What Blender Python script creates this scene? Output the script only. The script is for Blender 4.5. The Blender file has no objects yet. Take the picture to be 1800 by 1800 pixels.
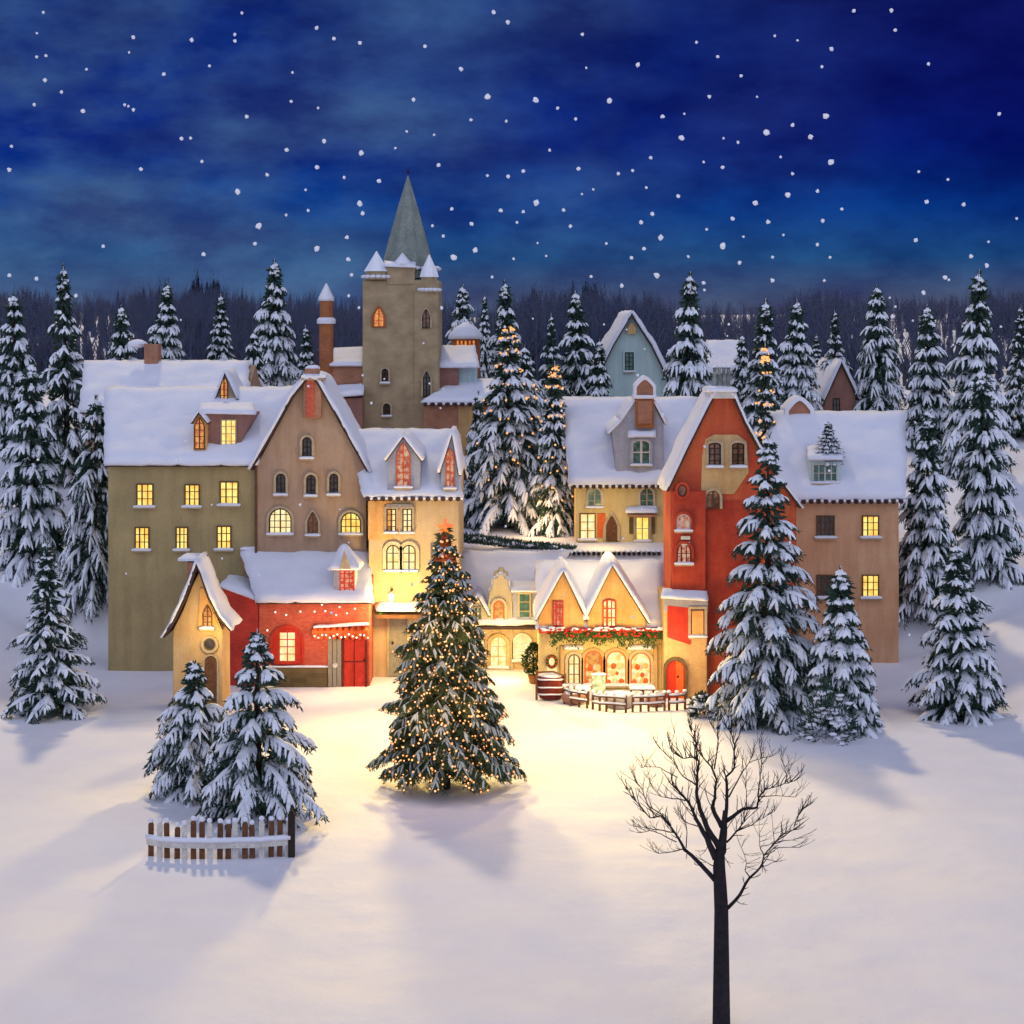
import bpy, math, random
from mathutils import Vector, noise, Matrix
R = math.radians
F, H, YH = 3000.0, 16.6, 560.0
sc = bpy.context.scene
COL = sc.collection

def P(px, py, D):
    return Vector(((px-900)*D/F, D, H-(py-YH)*D/F))
def X(px, D): return (px-900)*D/F
def Z(py, D): return H-(py-YH)*D/F
def lerp(a, b, t): return a+(b-a)*t
def sstep(a, b, x):
    t = min(1, max(0, (x-a)/(b-a))); return t*t*(3-2*t)
def nz(x, y, z=0.0): return noise.noise(Vector((x, y, z)))

# ---------------------------------------------------------------- materials
def newmat(name):
    m = bpy.data.materials.new(name); m.use_nodes = True
    nt = m.node_tree; b = nt.nodes['Principled BSDF']
    return m, nt, b
def mat_noisy(name, c, c2=None, scale=1.5, rough=.85, bump=.25, bscale=18, spec=.2, streak=.35):
    m, nt, b = newmat(name); N = nt.nodes; L = nt.links
    if c2 is None: c2 = tuple(v*.68 for v in c)
    tc = N.new('ShaderNodeTexCoord')
    n1 = N.new('ShaderNodeTexNoise'); n1.inputs['Scale'].default_value = scale; n1.inputs['Detail'].default_value = 8; n1.inputs['Roughness'].default_value = .65
    L.new(tc.outputs['Object'], n1.inputs['Vector'])
    cr = N.new('ShaderNodeValToRGB'); cr.color_ramp.elements[0].position = .33; cr.color_ramp.elements[1].position = .68
    cr.color_ramp.elements[0].color = (*c2, 1); cr.color_ramp.elements[1].color = (*c, 1)
    L.new(n1.outputs['Fac'], cr.inputs['Fac'])
    n3 = N.new('ShaderNodeTexNoise'); n3.inputs['Scale'].default_value = bscale*1.3; n3.inputs['Detail'].default_value = 4
    L.new(tc.outputs['Object'], n3.inputs['Vector'])
    mx = N.new('ShaderNodeMix'); mx.data_type = 'RGBA'; mx.blend_type = 'MULTIPLY'; mx.inputs['Factor'].default_value = .45
    L.new(cr.outputs['Color'], mx.inputs['A']); 
    cr3 = N.new('ShaderNodeValToRGB'); cr3.color_ramp.elements[0].position = .3; cr3.color_ramp.elements[1].position = .6
    cr3.color_ramp.elements[0].color = (.45, .42, .4, 1); cr3.color_ramp.elements[1].color = (1, 1, 1, 1)
    L.new(n3.outputs['Fac'], cr3.inputs['Fac']); L.new(cr3.outputs['Color'], mx.inputs['B'])
    mp = N.new('ShaderNodeMapping'); mp.inputs['Scale'].default_value = (2.6, 2.6, .35); L.new(tc.outputs['Object'], mp.inputs['Vector'])
    n4 = N.new('ShaderNodeTexNoise'); n4.inputs['Scale'].default_value = 1.0; n4.inputs['Detail'].default_value = 6; L.new(mp.outputs[0], n4.inputs['Vector'])
    cr4 = N.new('ShaderNodeValToRGB'); cr4.color_ramp.elements[0].position = .32; cr4.color_ramp.elements[1].position = .58
    cr4.color_ramp.elements[0].color = (.60, .55, .50, 1); cr4.color_ramp.elements[1].color = (1.05, 1.05, 1.05, 1); L.new(n4.outputs['Fac'], cr4.inputs['Fac'])
    mx4 = N.new('ShaderNodeMix'); mx4.data_type = 'RGBA'; mx4.blend_type = 'MULTIPLY'; mx4.inputs['Factor'].default_value = streak
    L.new(mx.outputs['Result'], mx4.inputs['A']); L.new(cr4.outputs['Color'], mx4.inputs['B'])
    L.new(mx4.outputs['Result'], b.inputs['Base Color'])
    n2 = N.new('ShaderNodeTexNoise'); n2.inputs['Scale'].default_value = bscale; n2.inputs['Detail'].default_value = 5
    L.new(tc.outputs['Object'], n2.inputs['Vector'])
    bp = N.new('ShaderNodeBump'); bp.inputs['Strength'].default_value = bump; bp.inputs['Distance'].default_value = .05
    L.new(n2.outputs['Fac'], bp.inputs['Height']); L.new(bp.outputs['Normal'], b.inputs['Normal'])
    b.inputs['Roughness'].default_value = rough; b.inputs['Specular IOR Level'].default_value = spec
    return m
def mat_brick(name, c, c2, mortar, scale=3.2, bw=.5, bh=.2):
    m, nt, b = newmat(name); N = nt.nodes; L = nt.links
    tc = N.new('ShaderNodeTexCoord')
    sp = N.new('ShaderNodeSeparateXYZ'); L.new(tc.outputs['Object'], sp.inputs['Vector'])
    ad = N.new('ShaderNodeMath'); ad.operation = 'ADD'; L.new(sp.outputs['X'], ad.inputs[0]); L.new(sp.outputs['Y'], ad.inputs[1])
    cb = N.new('ShaderNodeCombineXYZ'); L.new(ad.outputs[0], cb.inputs['X']); L.new(sp.outputs['Z'], cb.inputs['Y'])
    nw = N.new('ShaderNodeTexNoise'); nw.inputs['Scale'].default_value = 3; L.new(tc.outputs['Object'], nw.inputs['Vector'])
    vm = N.new('ShaderNodeVectorMath'); vm.operation = 'MULTIPLY_ADD'; vm.inputs[1].default_value = (.05, .05, .05)
    L.new(nw.outputs['Color'], vm.inputs[0]); L.new(cb.outputs[0], vm.inputs[2])
    bk = N.new('ShaderNodeTexBrick'); bk.inputs['Scale'].default_value = scale; bk.inputs['Mortar Size'].default_value = .012
    bk.inputs['Brick Width'].default_value = bw; bk.inputs['Row Height'].default_value = bh; bk.inputs['Mortar Smooth'].default_value = .6
    bk.inputs['Color1'].default_value = (*c, 1); bk.inputs['Color2'].default_value = (*c2, 1); bk.inputs['Mortar'].default_value = (*mortar, 1)
    L.new(vm.outputs[0], bk.inputs['Vector'])
    n1 = N.new('ShaderNodeTexNoise'); n1.inputs['Scale'].default_value = 1.1; n1.inputs['Detail'].default_value = 8
    L.new(tc.outputs['Object'], n1.inputs['Vector'])
    cr = N.new('ShaderNodeValToRGB'); cr.color_ramp.elements[0].position = .3; cr.color_ramp.elements[1].position = .65
    cr.color_ramp.elements[0].color = (.68, .64, .6, 1); cr.color_ramp.elements[1].color = (1.1, 1.05, 1, 1)
    L.new(n1.outputs['Fac'], cr.inputs['Fac'])
    mx = N.new('ShaderNodeMix'); mx.data_type = 'RGBA'; mx.blend_type = 'MULTIPLY'; mx.inputs['Factor'].default_value = .8
    L.new(bk.outputs['Color'], mx.inputs['A']); L.new(cr.outputs['Color'], mx.inputs['B']); L.new(mx.outputs['Result'], b.inputs['Base Color'])
    bp = N.new('ShaderNodeBump'); bp.inputs['Strength'].default_value = .35; bp.inputs['Distance'].default_value = .03; bp.invert = True
    L.new(bk.outputs['Fac'], bp.inputs['Height']); L.new(bp.outputs['Normal'], b.inputs['Normal'])
    b.inputs['Roughness'].default_value = .9; b.inputs['Specular IOR Level'].default_value = .2
    return m
def mat_snow(name, c=(.84, .86, .92), bump=.35, big=1.2):
    m, nt, b = newmat(name); N = nt.nodes; L = nt.links
    tc = N.new('ShaderNodeTexCoord')
    n1 = N.new('ShaderNodeTexNoise'); n1.inputs['Scale'].default_value = big; n1.inputs['Detail'].default_value = 6
    n2 = N.new('ShaderNodeTexNoise'); n2.inputs['Scale'].default_value = 25; n2.inputs['Detail'].default_value = 4
    L.new(tc.outputs['Object'], n1.inputs['Vector']); L.new(tc.outputs['Object'], n2.inputs['Vector'])
    ad = N.new('ShaderNodeMath'); ad.operation = 'MULTIPLY_ADD'; ad.inputs[1].default_value = .12
    L.new(n2.outputs['Fac'], ad.inputs[0]); L.new(n1.outputs['Fac'], ad.inputs[2])
    bp = N.new('ShaderNodeBump'); bp.inputs['Strength'].default_value = bump; bp.inputs['Distance'].default_value = .12
    L.new(ad.outputs[0], bp.inputs['Height']); L.new(bp.outputs['Normal'], b.inputs['Normal'])
    cr = N.new('ShaderNodeValToRGB'); cr.color_ramp.elements[0].position = .3; cr.color_ramp.elements[1].position = .7
    cr.color_ramp.elements[0].color = (c[0]*.93, c[1]*.94, c[2]*.98, 1); cr.color_ramp.elements[1].color = (*c, 1)
    L.new(n1.outputs['Fac'], cr.inputs['Fac']); L.new(cr.outputs['Color'], b.inputs['Base Color'])
    b.inputs['Roughness'].default_value = .7; b.inputs['Specular IOR Level'].default_value = .25
    return m
def mat_glow(name, c, c2, s, scale=3.0, samp=True):
    m, nt, b = newmat(name); N = nt.nodes; L = nt.links
    tc = N.new('ShaderNodeTexCoord')
    n1 = N.new('ShaderNodeTexNoise'); n1.inputs['Scale'].default_value = scale; n1.inputs['Detail'].default_value = 3
    L.new(tc.outputs['Object'], n1.inputs['Vector'])
    cr = N.new('ShaderNodeValToRGB'); cr.color_ramp.elements[0].position = .38; cr.color_ramp.elements[1].position = .6
    cr.color_ramp.elements[0].color = (*c2, 1); cr.color_ramp.elements[1].color = (*c, 1)
    L.new(n1.outputs['Fac'], cr.inputs['Fac'])
    L.new(cr.outputs['Color'], b.inputs['Emission Color']); b.inputs['Emission Strength'].default_value = s
    b.inputs['Base Color'].default_value = (.1, .08, .05, 1); b.inputs['Roughness'].default_value = .15
    if not samp: m.cycles.emission_sampling = 'NONE'
    return m
def mat_glass(name, c):
    m, nt, b = newmat(name); N = nt.nodes; L = nt.links
    tc = N.new('ShaderNodeTexCoord'); n1 = N.new('ShaderNodeTexNoise'); n1.inputs['Scale'].default_value = 4
    L.new(tc.outputs['Object'], n1.inputs['Vector'])
    cr = N.new('ShaderNodeValToRGB'); cr.color_ramp.elements[0].position = .4; cr.color_ramp.elements[1].position = .65
    cr.color_ramp.elements[0].color = (*[v*.4 for v in c], 1); cr.color_ramp.elements[1].color = (*c, 1)
    L.new(n1.outputs['Fac'], cr.inputs['Fac']); L.new(cr.outputs['Color'], b.inputs['Base Color'])
    b.inputs['Roughness'].default_value = .12; b.inputs['Specular IOR Level'].default_value = .6
    return m

M = {}
def br(c, k=1.32): return tuple(min(.8, v*k) for v in c)
M['snow'] = mat_snow('snow', (.74, .75, .83))
M['ground'] = mat_snow('snow_ground', (.80, .79, .84), bump=.8, big=.6)
M['treesnow'] = mat_snow('snow_on_needles', (.80, .83, .90), bump=.2, big=5)
M['treesnow_dim'] = mat_snow('thin_snow_on_needles', (.46, .52, .50), bump=.2, big=5)
M['olive'] = mat_noisy('olive_plaster', br((.30, .235, .115), 1.45), br((.20, .16, .08), 1.566), .5)
M['taupe'] = mat_noisy('taupe_plaster', br((.33, .235, .165), 1.4), br((.25, .16, .105), 1.512), .5)
M['cream'] = mat_noisy('cream_plaster', br((.50, .39, .25), 1.25), br((.40, .27, .14), 1.35), .5)
M['warmcream'] = mat_noisy('warm_cream_plaster', br((.52, .36, .18), 1.25), br((.40, .24, .10), 1.35), .8)
M['yellow'] = mat_noisy('yellow_plaster', (.74, .60, .30), (.62, .45, .20), .6)
M['palecream'] = mat_noisy('pale_cream_plaster', (.62, .52, .33), (.5, .42, .3), 1.2)
M['orange'] = mat_noisy('orange_plaster', (.78, .46, .18), (.70, .33, .10), 1.2)
M['tan'] = mat_noisy('tan_orange_plaster', (.68, .42, .25), (.60, .31, .16), .5)
M['red'] = mat_noisy('red_plaster', (.52, .075, .035), (.33, .035, .022), .8)
M['crimson'] = mat_brick('crimson_brick', (.56, .055, .04), (.46, .04, .03), (.46, .12, .08))
M['redfade'] = mat_brick('faded_red_brick', (.58, .13, .08), (.48, .08, .05), (.5, .2, .13))
M['redorange'] = mat_noisy('red_orange_plaster', (.60, .15, .06), (.50, .07, .035), .45)
M['stone'] = mat_brick('olive_stone', (.15, .115, .055), (.10, .075, .04), (.12, .10, .06), 1.6, .6, .35)
M['tower'] = mat_brick('tower_stone', (.40, .32, .205), (.36, .28, .18), (.38, .31, .21), 1.5, .55, .3)
M['brown'] = mat_brick('brown_brick', (.44, .22, .14), (.36, .17, .11), (.42, .25, .17))
M['brickorange'] = mat_brick('orange_brick', (.40, .16, .065), (.32, .11, .05), (.36, .2, .1))
M['mauve'] = mat_noisy('mauve_plaster', br((.25, .13, .10), 1.45), br((.17, .085, .075), 1.566), 1)
M['bluewall'] = mat_noisy('pale_blue_plaster', br((.38, .49, .49), 1.35), br((.31, .42, .44), 1.4580000000000002), .6)
M['lilac'] = mat_noisy('lilac_grey_plaster', (.42, .43, .50), (.34, .35, .43), 1)
M['slate'] = mat_noisy('grey_green_slate', (.26, .30, .27), (.17, .205, .195), 1.5, .6, .5, 9)
M['tile'] = mat_noisy('dark_roof_tile', (.085, .05, .045), (.04, .025, .025), 5)
M['dark'] = mat_noisy('dark_wood', (.045, .03, .025), (.02, .014, .012), 5)
M['wood'] = mat_noisy('brown_wood', (.19, .085, .04), (.10, .045, .025), 6)
M['redwood'] = mat_noisy('red_brown_wood', (.20, .03, .022), (.10, .015, .015), 6)
M['redpaint'] = mat_noisy('bright_red_paint', (.62, .045, .02), (.50, .03, .015), 3, .5)
M['orangepaint'] = mat_noisy('orange_red_paint', (.72, .14, .03), (.6, .09, .02), 3, .5)
M['white'] = mat_noisy('white_paint', (.72, .69, .64), (.55, .52, .48), 4, .6)
M['grey'] = mat_noisy('grey_painted_wood', (.34, .31, .24), (.24, .22, .17), 5)
M['trim'] = mat_noisy('pale_stone_trim', (.52, .42, .28), (.4, .3, .2), 3)
M['ledge'] = mat_noisy('lilac_stone_ledge', (.40, .37, .40), (.32, .3, .33), 2)
M['bark'] = mat_noisy('dark_bark', (.055, .035, .028), (.018, .014, .015), 9, .9, .6, 30)
M['barebark'] = mat_noisy('black_bark', (.032, .024, .03), (.012, .012, .017), 9, .9, .6, 30)
M['needle'] = mat_noisy('dark_green_needles', (.055, .105, .075), (.018, .042, .036), 2, .7, .1)
M['needle2'] = mat_noisy('green_needles', (.12, .17, .065), (.035, .06, .028), 2, .7, .1)
M['brightgreen'] = mat_noisy('garland_green', (.06, .11, .03), (.02, .05, .015), 4)
M['lit'] = mat_glow('lit_window_yellow', (1, .80, .20), (.95, .52, .06), 1.15, 2.5)
M['litpale'] = mat_glow('lit_window_pale', (1, .88, .48), (.95, .66, .22), 1.05, 3)
M['litorange'] = mat_glow('lit_window_orange', (1, .42, .06), (.7, .13, .02), .75, 5)
M['litshop'] = mat_glow('lit_shop_window', (1, .84, .42), (1, .42, .08), 1.3, 4)
M['litred'] = mat_glow('lit_red_window', (1, .62, .40), (.55, .03, .02), .55, 6)
M['bulb'] = mat_glow('warm_bulb', (1, .47, .20), (1, .30, .08), 2.1, 3, False)
M['bulbwhite'] = mat_glow('white_bulb', (1, .85, .7), (1, .7, .5), 2.2, 3, False)
M['goldbulb'] = mat_glow('golden_bulb', (1, .48, .16), (.9, .25, .06), 1.3, 3, False)
M['lamp'] = mat_glow('lamp_glass', (1, .8, .45), (1, .7, .35), 6, 3, False)
M['star'] = mat_glow('star_gold', (1, .27, .03), (1, .16, .02), 1.0, 3, False)
M['glass'] = mat_glass('dark_glass', (.07, .06, .05))
M['teal'] = mat_glass('teal_glass', (.08, .22, .19))
M['greyglass'] = mat_glass('grey_glass', (.22, .24, .22))
M['rust'] = mat_glass('rusty_glass', (.30, .13, .06))
M['flake'] = mat_snow('snowflake', (.92, .92, .96), .1)
M['paleice'] = mat_glass('pale_green_glass', (.55, .68, .6))

# ---------------------------------------------------------------- mesh builder
class MB:
    def __init__(s): s.v = []; s.f = []; s.m = []
    def add(s, v, f, mi=0):
        o = len(s.v); s.v += [tuple(p) for p in v]; s.f += [tuple(i+o for i in q) for q in f]; s.m += [mi]*len(f)
    def box(s, x0, x1, y0, y1, z0, z1, mi=0):
        s.add([(x0,y0,z0),(x1,y0,z0),(x1,y1,z0),(x0,y1,z0),(x0,y0,z1),(x1,y0,z1),(x1,y1,z1),(x0,y1,z1)],
              [(0,3,2,1),(4,5,6,7),(0,1,5,4),(1,2,6,5),(2,3,7,6),(3,0,4,7)], mi)
    def prism(s, poly, y0, y1, mi=0):           # poly: (x,z) list
        n = len(poly)
        a = sum(poly[i][0]*poly[(i+1)%n][1]-poly[(i+1)%n][0]*poly[i][1] for i in range(n))
        if a < 0: poly = poly[::-1]
        s.add([(x,y0,z) for x,z in poly]+[(x,y1,z) for x,z in poly],
              [tuple(range(n)), tuple(range(2*n-1, n-1, -1))]+[(i, i+n, (i+1)%n+n, (i+1)%n) for i in range(n)], mi)
    def prismx(s, poly, x0, x1, mi=0):          # poly: (y,z) list
        n = len(poly)
        s.add([(x0,y,z) for y,z in poly]+[(x1,y,z) for y,z in poly],
              [tuple(range(n-1, -1, -1)), tuple(range(n, 2*n))]+[(i, (i+1)%n, (i+1)%n+n, i+n) for i in range(n)], mi)
    def ring(s, outer, inner, y0, y1, mi=0):    # matching outlines (x,z), open at nothing
        n = len(outer)
        v = [(x,y0,z) for x,z in outer]+[(x,y0,z) for x,z in inner]+[(x,y1,z) for x,z in outer]+[(x,y1,z) for x,z in inner]
        f = []
        for i in range(n):
            j = (i+1) % n
            f += [(i,j,n+j,n+i), (i,2*n+i,2*n+j,j), (n+i,n+j,3*n+j,3*n+i)]
        s.add(v, f, mi)
    def tube(s, pts, rad, seg=6, mi=0, cap=True):
        pts = [Vector(p) for p in pts]; n = len(pts); v = []; f = []
        for i, p in enumerate(pts):
            d = (pts[min(i+1, n-1)]-pts[max(i-1, 0)])
            if d.length < 1e-6: d = Vector((0, 0, 1))
            d.normalize()
            u = d.cross(Vector((0, 1, 0)) if abs(d.y) < .9 else Vector((1, 0, 0))).normalized(); w = d.cross(u)
            r = rad[i] if isinstance(rad, (list, tuple)) else rad
            for k in range(seg):
                a = 2*math.pi*k/seg; v.append(p+u*(r*math.cos(a))+w*(r*math.sin(a)))
        for i in range(n-1):
            for k in range(seg):
                k2 = (k+1) % seg; f.append((i*seg+k, i*seg+k2, (i+1)*seg+k2, (i+1)*seg+k))
        if cap: f += [tuple(range(seg-1, -1, -1)), tuple(range((n-1)*seg, n*seg))]
        s.add(v, f, mi)
    def lathe(s, cx, cy, prof, seg=20, mi=0, rot=0, sq=None):
        v = []; f = []; n = len(prof)
        for r, z in prof:
            for k in range(seg):
                a = rot+2*math.pi*k/seg; v.append((cx+r*math.cos(a), cy+r*math.sin(a), z))
        for i in range(n-1):
            for k in range(seg):
                k2 = (k+1) % seg; f.append((i*seg+k, i*seg+k2, (i+1)*seg+k2, (i+1)*seg+k))
        f += [tuple(range(seg-1, -1, -1)), tuple(range((n-1)*seg, n*seg))]
        s.add(v, f, mi)
    def sheet(s, G, t, nzamp=.05, wob=.06, mi=0, seed=0.0, low=.45, under=.03):
        nu, nv = len(G), len(G[0]); T = []; B = []
        for i in range(nu):
            for j in range(nv):
                p = G[i][j]
                du = G[min(i+1, nu-1)][j]-G[max(i-1, 0)][j]; dv = G[i][min(j+1, nv-1)]-G[i][max(j-1, 0)]
                n = du.cross(dv).normalized()
                if n.z < 0: n = -n
                e = min(i, nu-1-i, 1)*min(j, nv-1-j, 1)
                e2 = 1 if (min(i, nu-1-i) >= 2 and min(j, nv-1-j) >= 2) else .9
                h = t*(low if e == 0 else e2)+nzamp*nz(p.x*1.1+seed, p.y*1.1, p.z*1.1)*(1 if e else .3)+.4*nzamp*nz(p.x*3+seed, p.y*3, p.z*3)
                off = Vector((0, 0, 0))
                if e == 0 and wob:
                    out = Vector((0, 0, 0))
                    if i == 0: out -= du.normalized()
                    if i == nu-1: out += du.normalized()
                    if j == 0: out -= dv.normalized()
                    if j == nv-1: out += dv.normalized()
                    off = out*(wob*(.2+nz(p.x*2.3+seed, p.z*2.3, p.y*2.3))+.25*t*.4)
                T.append(p+n*max(h, .01)+off); B.append(p-n*under+off*.6)
        f = []
        idx = lambda i, j: i*nv+j
        o = nu*nv
        # orientation check
        a = T[idx(1, 0)]-T[idx(0, 0)]; b = T[idx(0, 1)]-T[idx(0, 0)]
        up = a.cross(b).z > 0
        for i in range(nu-1):
            for j in range(nv-1):
                q = (idx(i, j), idx(i+1, j), idx(i+1, j+1), idx(i, j+1))
                f.append(q if up else q[::-1]); q2 = tuple(o+k for k in q); f.append(q2[::-1] if up else q2)
        rim = [idx(i, 0) for i in range(nu)]+[idx(nu-1, j) for j in range(1, nv)]+[idx(i, nv-1) for i in range(nu-2, -1, -1)]+[idx(0, j) for j in range(nv-2, 0, -1)]
        for k in range(len(rim)):
            a_, b_ = rim[k], rim[(k+1) % len(rim)]
            q = (a_, o+a_, o+b_, b_); f.append(q if up else q[::-1])
        s.add(T+B, f, mi)
    def blob(s, c, r, sz=(1, 1, 1), mi=0, amp=.2, seed=0, seg=10, rings=6):
        v = []; f = []; c = Vector(c)
        for i in range(rings+1):
            th = math.pi*i/rings
            for k in range(seg):
                a = 2*math.pi*k/seg
                d = Vector((math.sin(th)*math.cos(a), math.sin(th)*math.sin(a), math.cos(th)))
                rr = r*(1+amp*nz(d.x*1.7+seed, d.y*1.7+c.x, d.z*1.7+c.z))
                v.append(c+Vector((d.x*rr*sz[0], d.y*rr*sz[1], d.z*rr*sz[2])))
        for i in range(rings):
            for k in range(seg):
                k2 = (k+1) % seg; f.append((i*seg+k, (i+1)*seg+k, (i+1)*seg+k2, i*seg+k2))
        s.add(v, f, mi)
    def build(s, name, mats, parent=None, smooth=False, bevel=0):
        me = bpy.data.meshes.new(name)
        off = Vector((0, 0, 0))
        q = parent
        while q is not None: off += q.location; q = q.parent
        me.from_pydata([(x-off.x, y-off.y, z-off.z) for x, y, z in s.v], [], s.f)
        if not isinstance(mats, (list, tuple)): mats = [mats]
        for m in mats: me.materials.append(M[m] if isinstance(m, str) else m)
        me.polygons.foreach_set('material_index', s.m)
        if smooth: me.polygons.foreach_set('use_smooth', [True]*len(me.polygons))
        me.update()
        o = bpy.data.objects.new(name, me); COL.objects.link(o)
        if parent is not None: o.parent = parent
        if bevel:
            b = o.modifiers.new('Bevel', 'BEVEL'); b.width = bevel; b.segments = 2; b.limit_method = 'ANGLE'
        return o

def tag(o, label, cat, group=None, kind=None):
    if label: o['label'] = label
    if cat: o['category'] = cat
    if group: o['group'] = group
    if kind: o['kind'] = kind
    return o
def thing(name, label, cat, loc, group=None):
    o = bpy.data.objects.new(name, None); COL.objects.link(o); o.location = loc
    o.empty_display_size = .3
    return tag(o, label, cat, group)
def root_top(o, name, label, cat, group=None):
    o.name = name; return tag(o, label, cat, group)

def bil(A, B, C, D, nu, nv):
    return [[(A*(1-u/(nu-1))+B*(u/(nu-1)))*(1-v/(nv-1))+(D*(1-u/(nu-1))+C*(u/(nu-1)))*(v/(nv-1)) for v in range(nv)] for u in range(nu)]

def roof(parent, quads, t=.24, name='roof', tilemat='tile', snow=True, seed=0.0, wob=.10, sub=None):
    """quads: list of 4-corner tuples eaveL, eaveR, ridgeR, ridgeL or grids"""
    mb = MB(); ms = MB()
    for k, q in enumerate(quads):
        if len(q) == 4 and isinstance(q[0], Vector):
            A, B, C, D_ = q
            nu = max(5, int((B-A).length/.32)); nv = max(5, int((D_-A).length/.32))
            G = bil(A, B, C, D_, nu, nv); G2 = bil(A, B, C, D_, 2, 2)
        else: G = q; G2 = q
        du = G2[1][0]-G2[0][0]; dv = G2[0][1]-G2[0][0]; n = du.cross(dv).normalized()
        if n.z < 0: n = -n
        Gd = [[p-n*.10 for p in r] for r in G2]
        mb.sheet(Gd, .095, 0, 0, low=1, under=.02)
        if snow: ms.sheet(G, t, .13, wob*1.5, seed=seed+k*7.3)
    r = mb.build(name, tilemat, parent)
    if snow: ms.build('roof_snow', 'snow', r, smooth=True)
    return r

def outline(cx, z0, w, h, arch='flat', n=10):
    hw = w/2
    if arch == 'flat':
        top = [(cx+hw-w*i/n, z0+h) for i in range(n+1)]
    elif arch == 'round':
        hr = min(hw, h*.9)
        top = [(cx+hw*math.cos(math.pi*i/n), z0+h-hr+hr*math.sin(math.pi*i/n)) for i in range(n+1)]
    elif arch == 'seg':
        hr = hw*.4
        top = [(cx+hw*math.cos(math.pi*i/n), z0+h-hr+hr*math.sin(math.pi*i/n)) for i in range(n+1)]
    elif arch == 'point':
        hr = min(w*.9, h*.5)
        top = []
        for i in range(n+1):
            t = -1+2*i/n; x = cx-hw*t; top.append((x, z0+h-hr+hr*(1-abs(t)**1.5)))
    elif arch == 'circle':
        return [(cx+hw*math.cos(2*math.pi*i/20), z0+h/2+h/2*math.sin(2*math.pi*i/20)) for i in range(20)]
    return [(cx-hw, z0), (cx+hw, z0)]+top

def window(parent, cx, top, bot, w, D, arch='flat', pane='lit', frame='dark', cols=2, rows=3, sur=None, sill=True, deep=False, bar=.045, name='window', label=None, surw=.11):
    """px, py of top and bottom, width in px, all on the wall plane at depth D"""
    s = D/F; x = X(cx, D); z0 = Z(bot, D); h = (bot-top)*s; W = w*s
    o1 = outline(x, z0, W, h, arch); 
    ft = min(.06, W*.12)
    if arch == 'circle': o2 = outline(x, z0+ft, W-2*ft, h-2*ft, arch)
    else: o2 = outline(x, z0+ft, W-2*ft, h-2*ft, arch)
    fr = MB(); fr.ring(o1, o2, D-.07, D+.0)
    def hspan(xx):
        zs = []
        n = len(o2)
        for i in range(n):
            (xa, za), (xb, zb) = o2[i], o2[(i+1) % n]
            if (xa-xx)*(xb-xx) <= 0 and abs(xa-xb) > 1e-6: zs.append(za+(zb-za)*(xx-xa)/(xb-xa))
        return (min(zs), max(zs)) if len(zs) > 1 else (z0, z0+h)
    def wspan(zz):
        xs = []
        n = len(o2)
        for i in range(n):
            (xa, za), (xb, zb) = o2[i], o2[(i+1) % n]
            if (za-zz)*(zb-zz) <= 0 and abs(za-zb) > 1e-6: xs.append(xa+(xb-xa)*(zz-za)/(zb-za))
        return (min(xs), max(xs)) if len(xs) > 1 else (x-W/2, x+W/2)
    for c in range(1, cols):
        xx = x-W/2+W*c/cols; a, b = hspan(xx); k = bar*(1.3 if (cols == 2 or c == cols//2) else .8)
        fr.box(xx-k/2, xx+k/2, D-.055, D-.015, a-.005, b+.005)
    for r in range(1, rows):
        zz = z0+h*r/rows; a, b = wspan(zz)
        fr.box(a-.005, b+.005, D-.050, D-.018, zz-bar*.35, zz+bar*.35)
    wo = fr.build(name, frame, parent)
    if label: wo['label'] = label
    pn = MB(); pn.prism(o2, D-.014, D-.004)
    so = []
    if sur:
        sr = MB(); so1 = outline(x, z0-(surw if arch == 'circle' else 0), W+2*surw, h+surw*(2 if arch == 'circle' else 1), arch); sr.ring(so1, o1, D-.12, D)
    sl = MB()
    if sill:
        sl.box(x-W/2-.09, x+W/2+.09, D-.2, D, z0-.10, z0-.002)
        g = bil(Vector((x-W/2-.1, D-.22, z0)), Vector((x+W/2+.1, D-.22, z0)), Vector((x+W/2+.1, D-.02, z0)), Vector((x-W/2-.1, D-.02, z0)), 7, 4)
        sl.sheet(g, .09, .02, .02, mi=1, seed=cx)
    if deep:   # already at sub-part depth: join
        pn.build('pane', pane, parent)
        if sur: sr.build('surround', sur, parent)
        if sill: sl.build('sill', ['trim', 'snow'], parent)
    else:
        pn.build('pane', pane, wo)
        if sur: sr.build('surround', sur, wo)
        if sill: sl.build('sill', ['trim', 'snow'], wo)
    return wo

def gwall(parent, pts, D, depth, mat, name='wall', bevel=.03):
    """front-facing wall prism: pts are (px,py) or (px,'g') for below ground"""
    mb = MB(); poly = [(X(px, D), (-.6 if py == 'g' else (py[1] if isinstance(py, tuple) else Z(py, D)))) for px, py in pts]
    mb.prism(poly, D, D+depth); return mb.build(name, mat, parent, bevel=bevel)

def eave_tiles(parent, pA, pB, step=.34, r=.11):
    mb = MB(); n = max(2, int((pB-pA).length/step))
    for i in range(n):
        c = pA+(pB-pA)*((i+.5)/n)
        mb.tube([c+Vector((0, -.10, -.03)), c+Vector((0, .25, .06))], r, 8, 0)
        if i % 1 == 0: mb.blob(c+Vector((step/2, -.06, .02)), r*.72, (1, .8, 1), 1, .2, i)
    return mb.build('eave_tiles', ['tile', 'snow'], parent)

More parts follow.
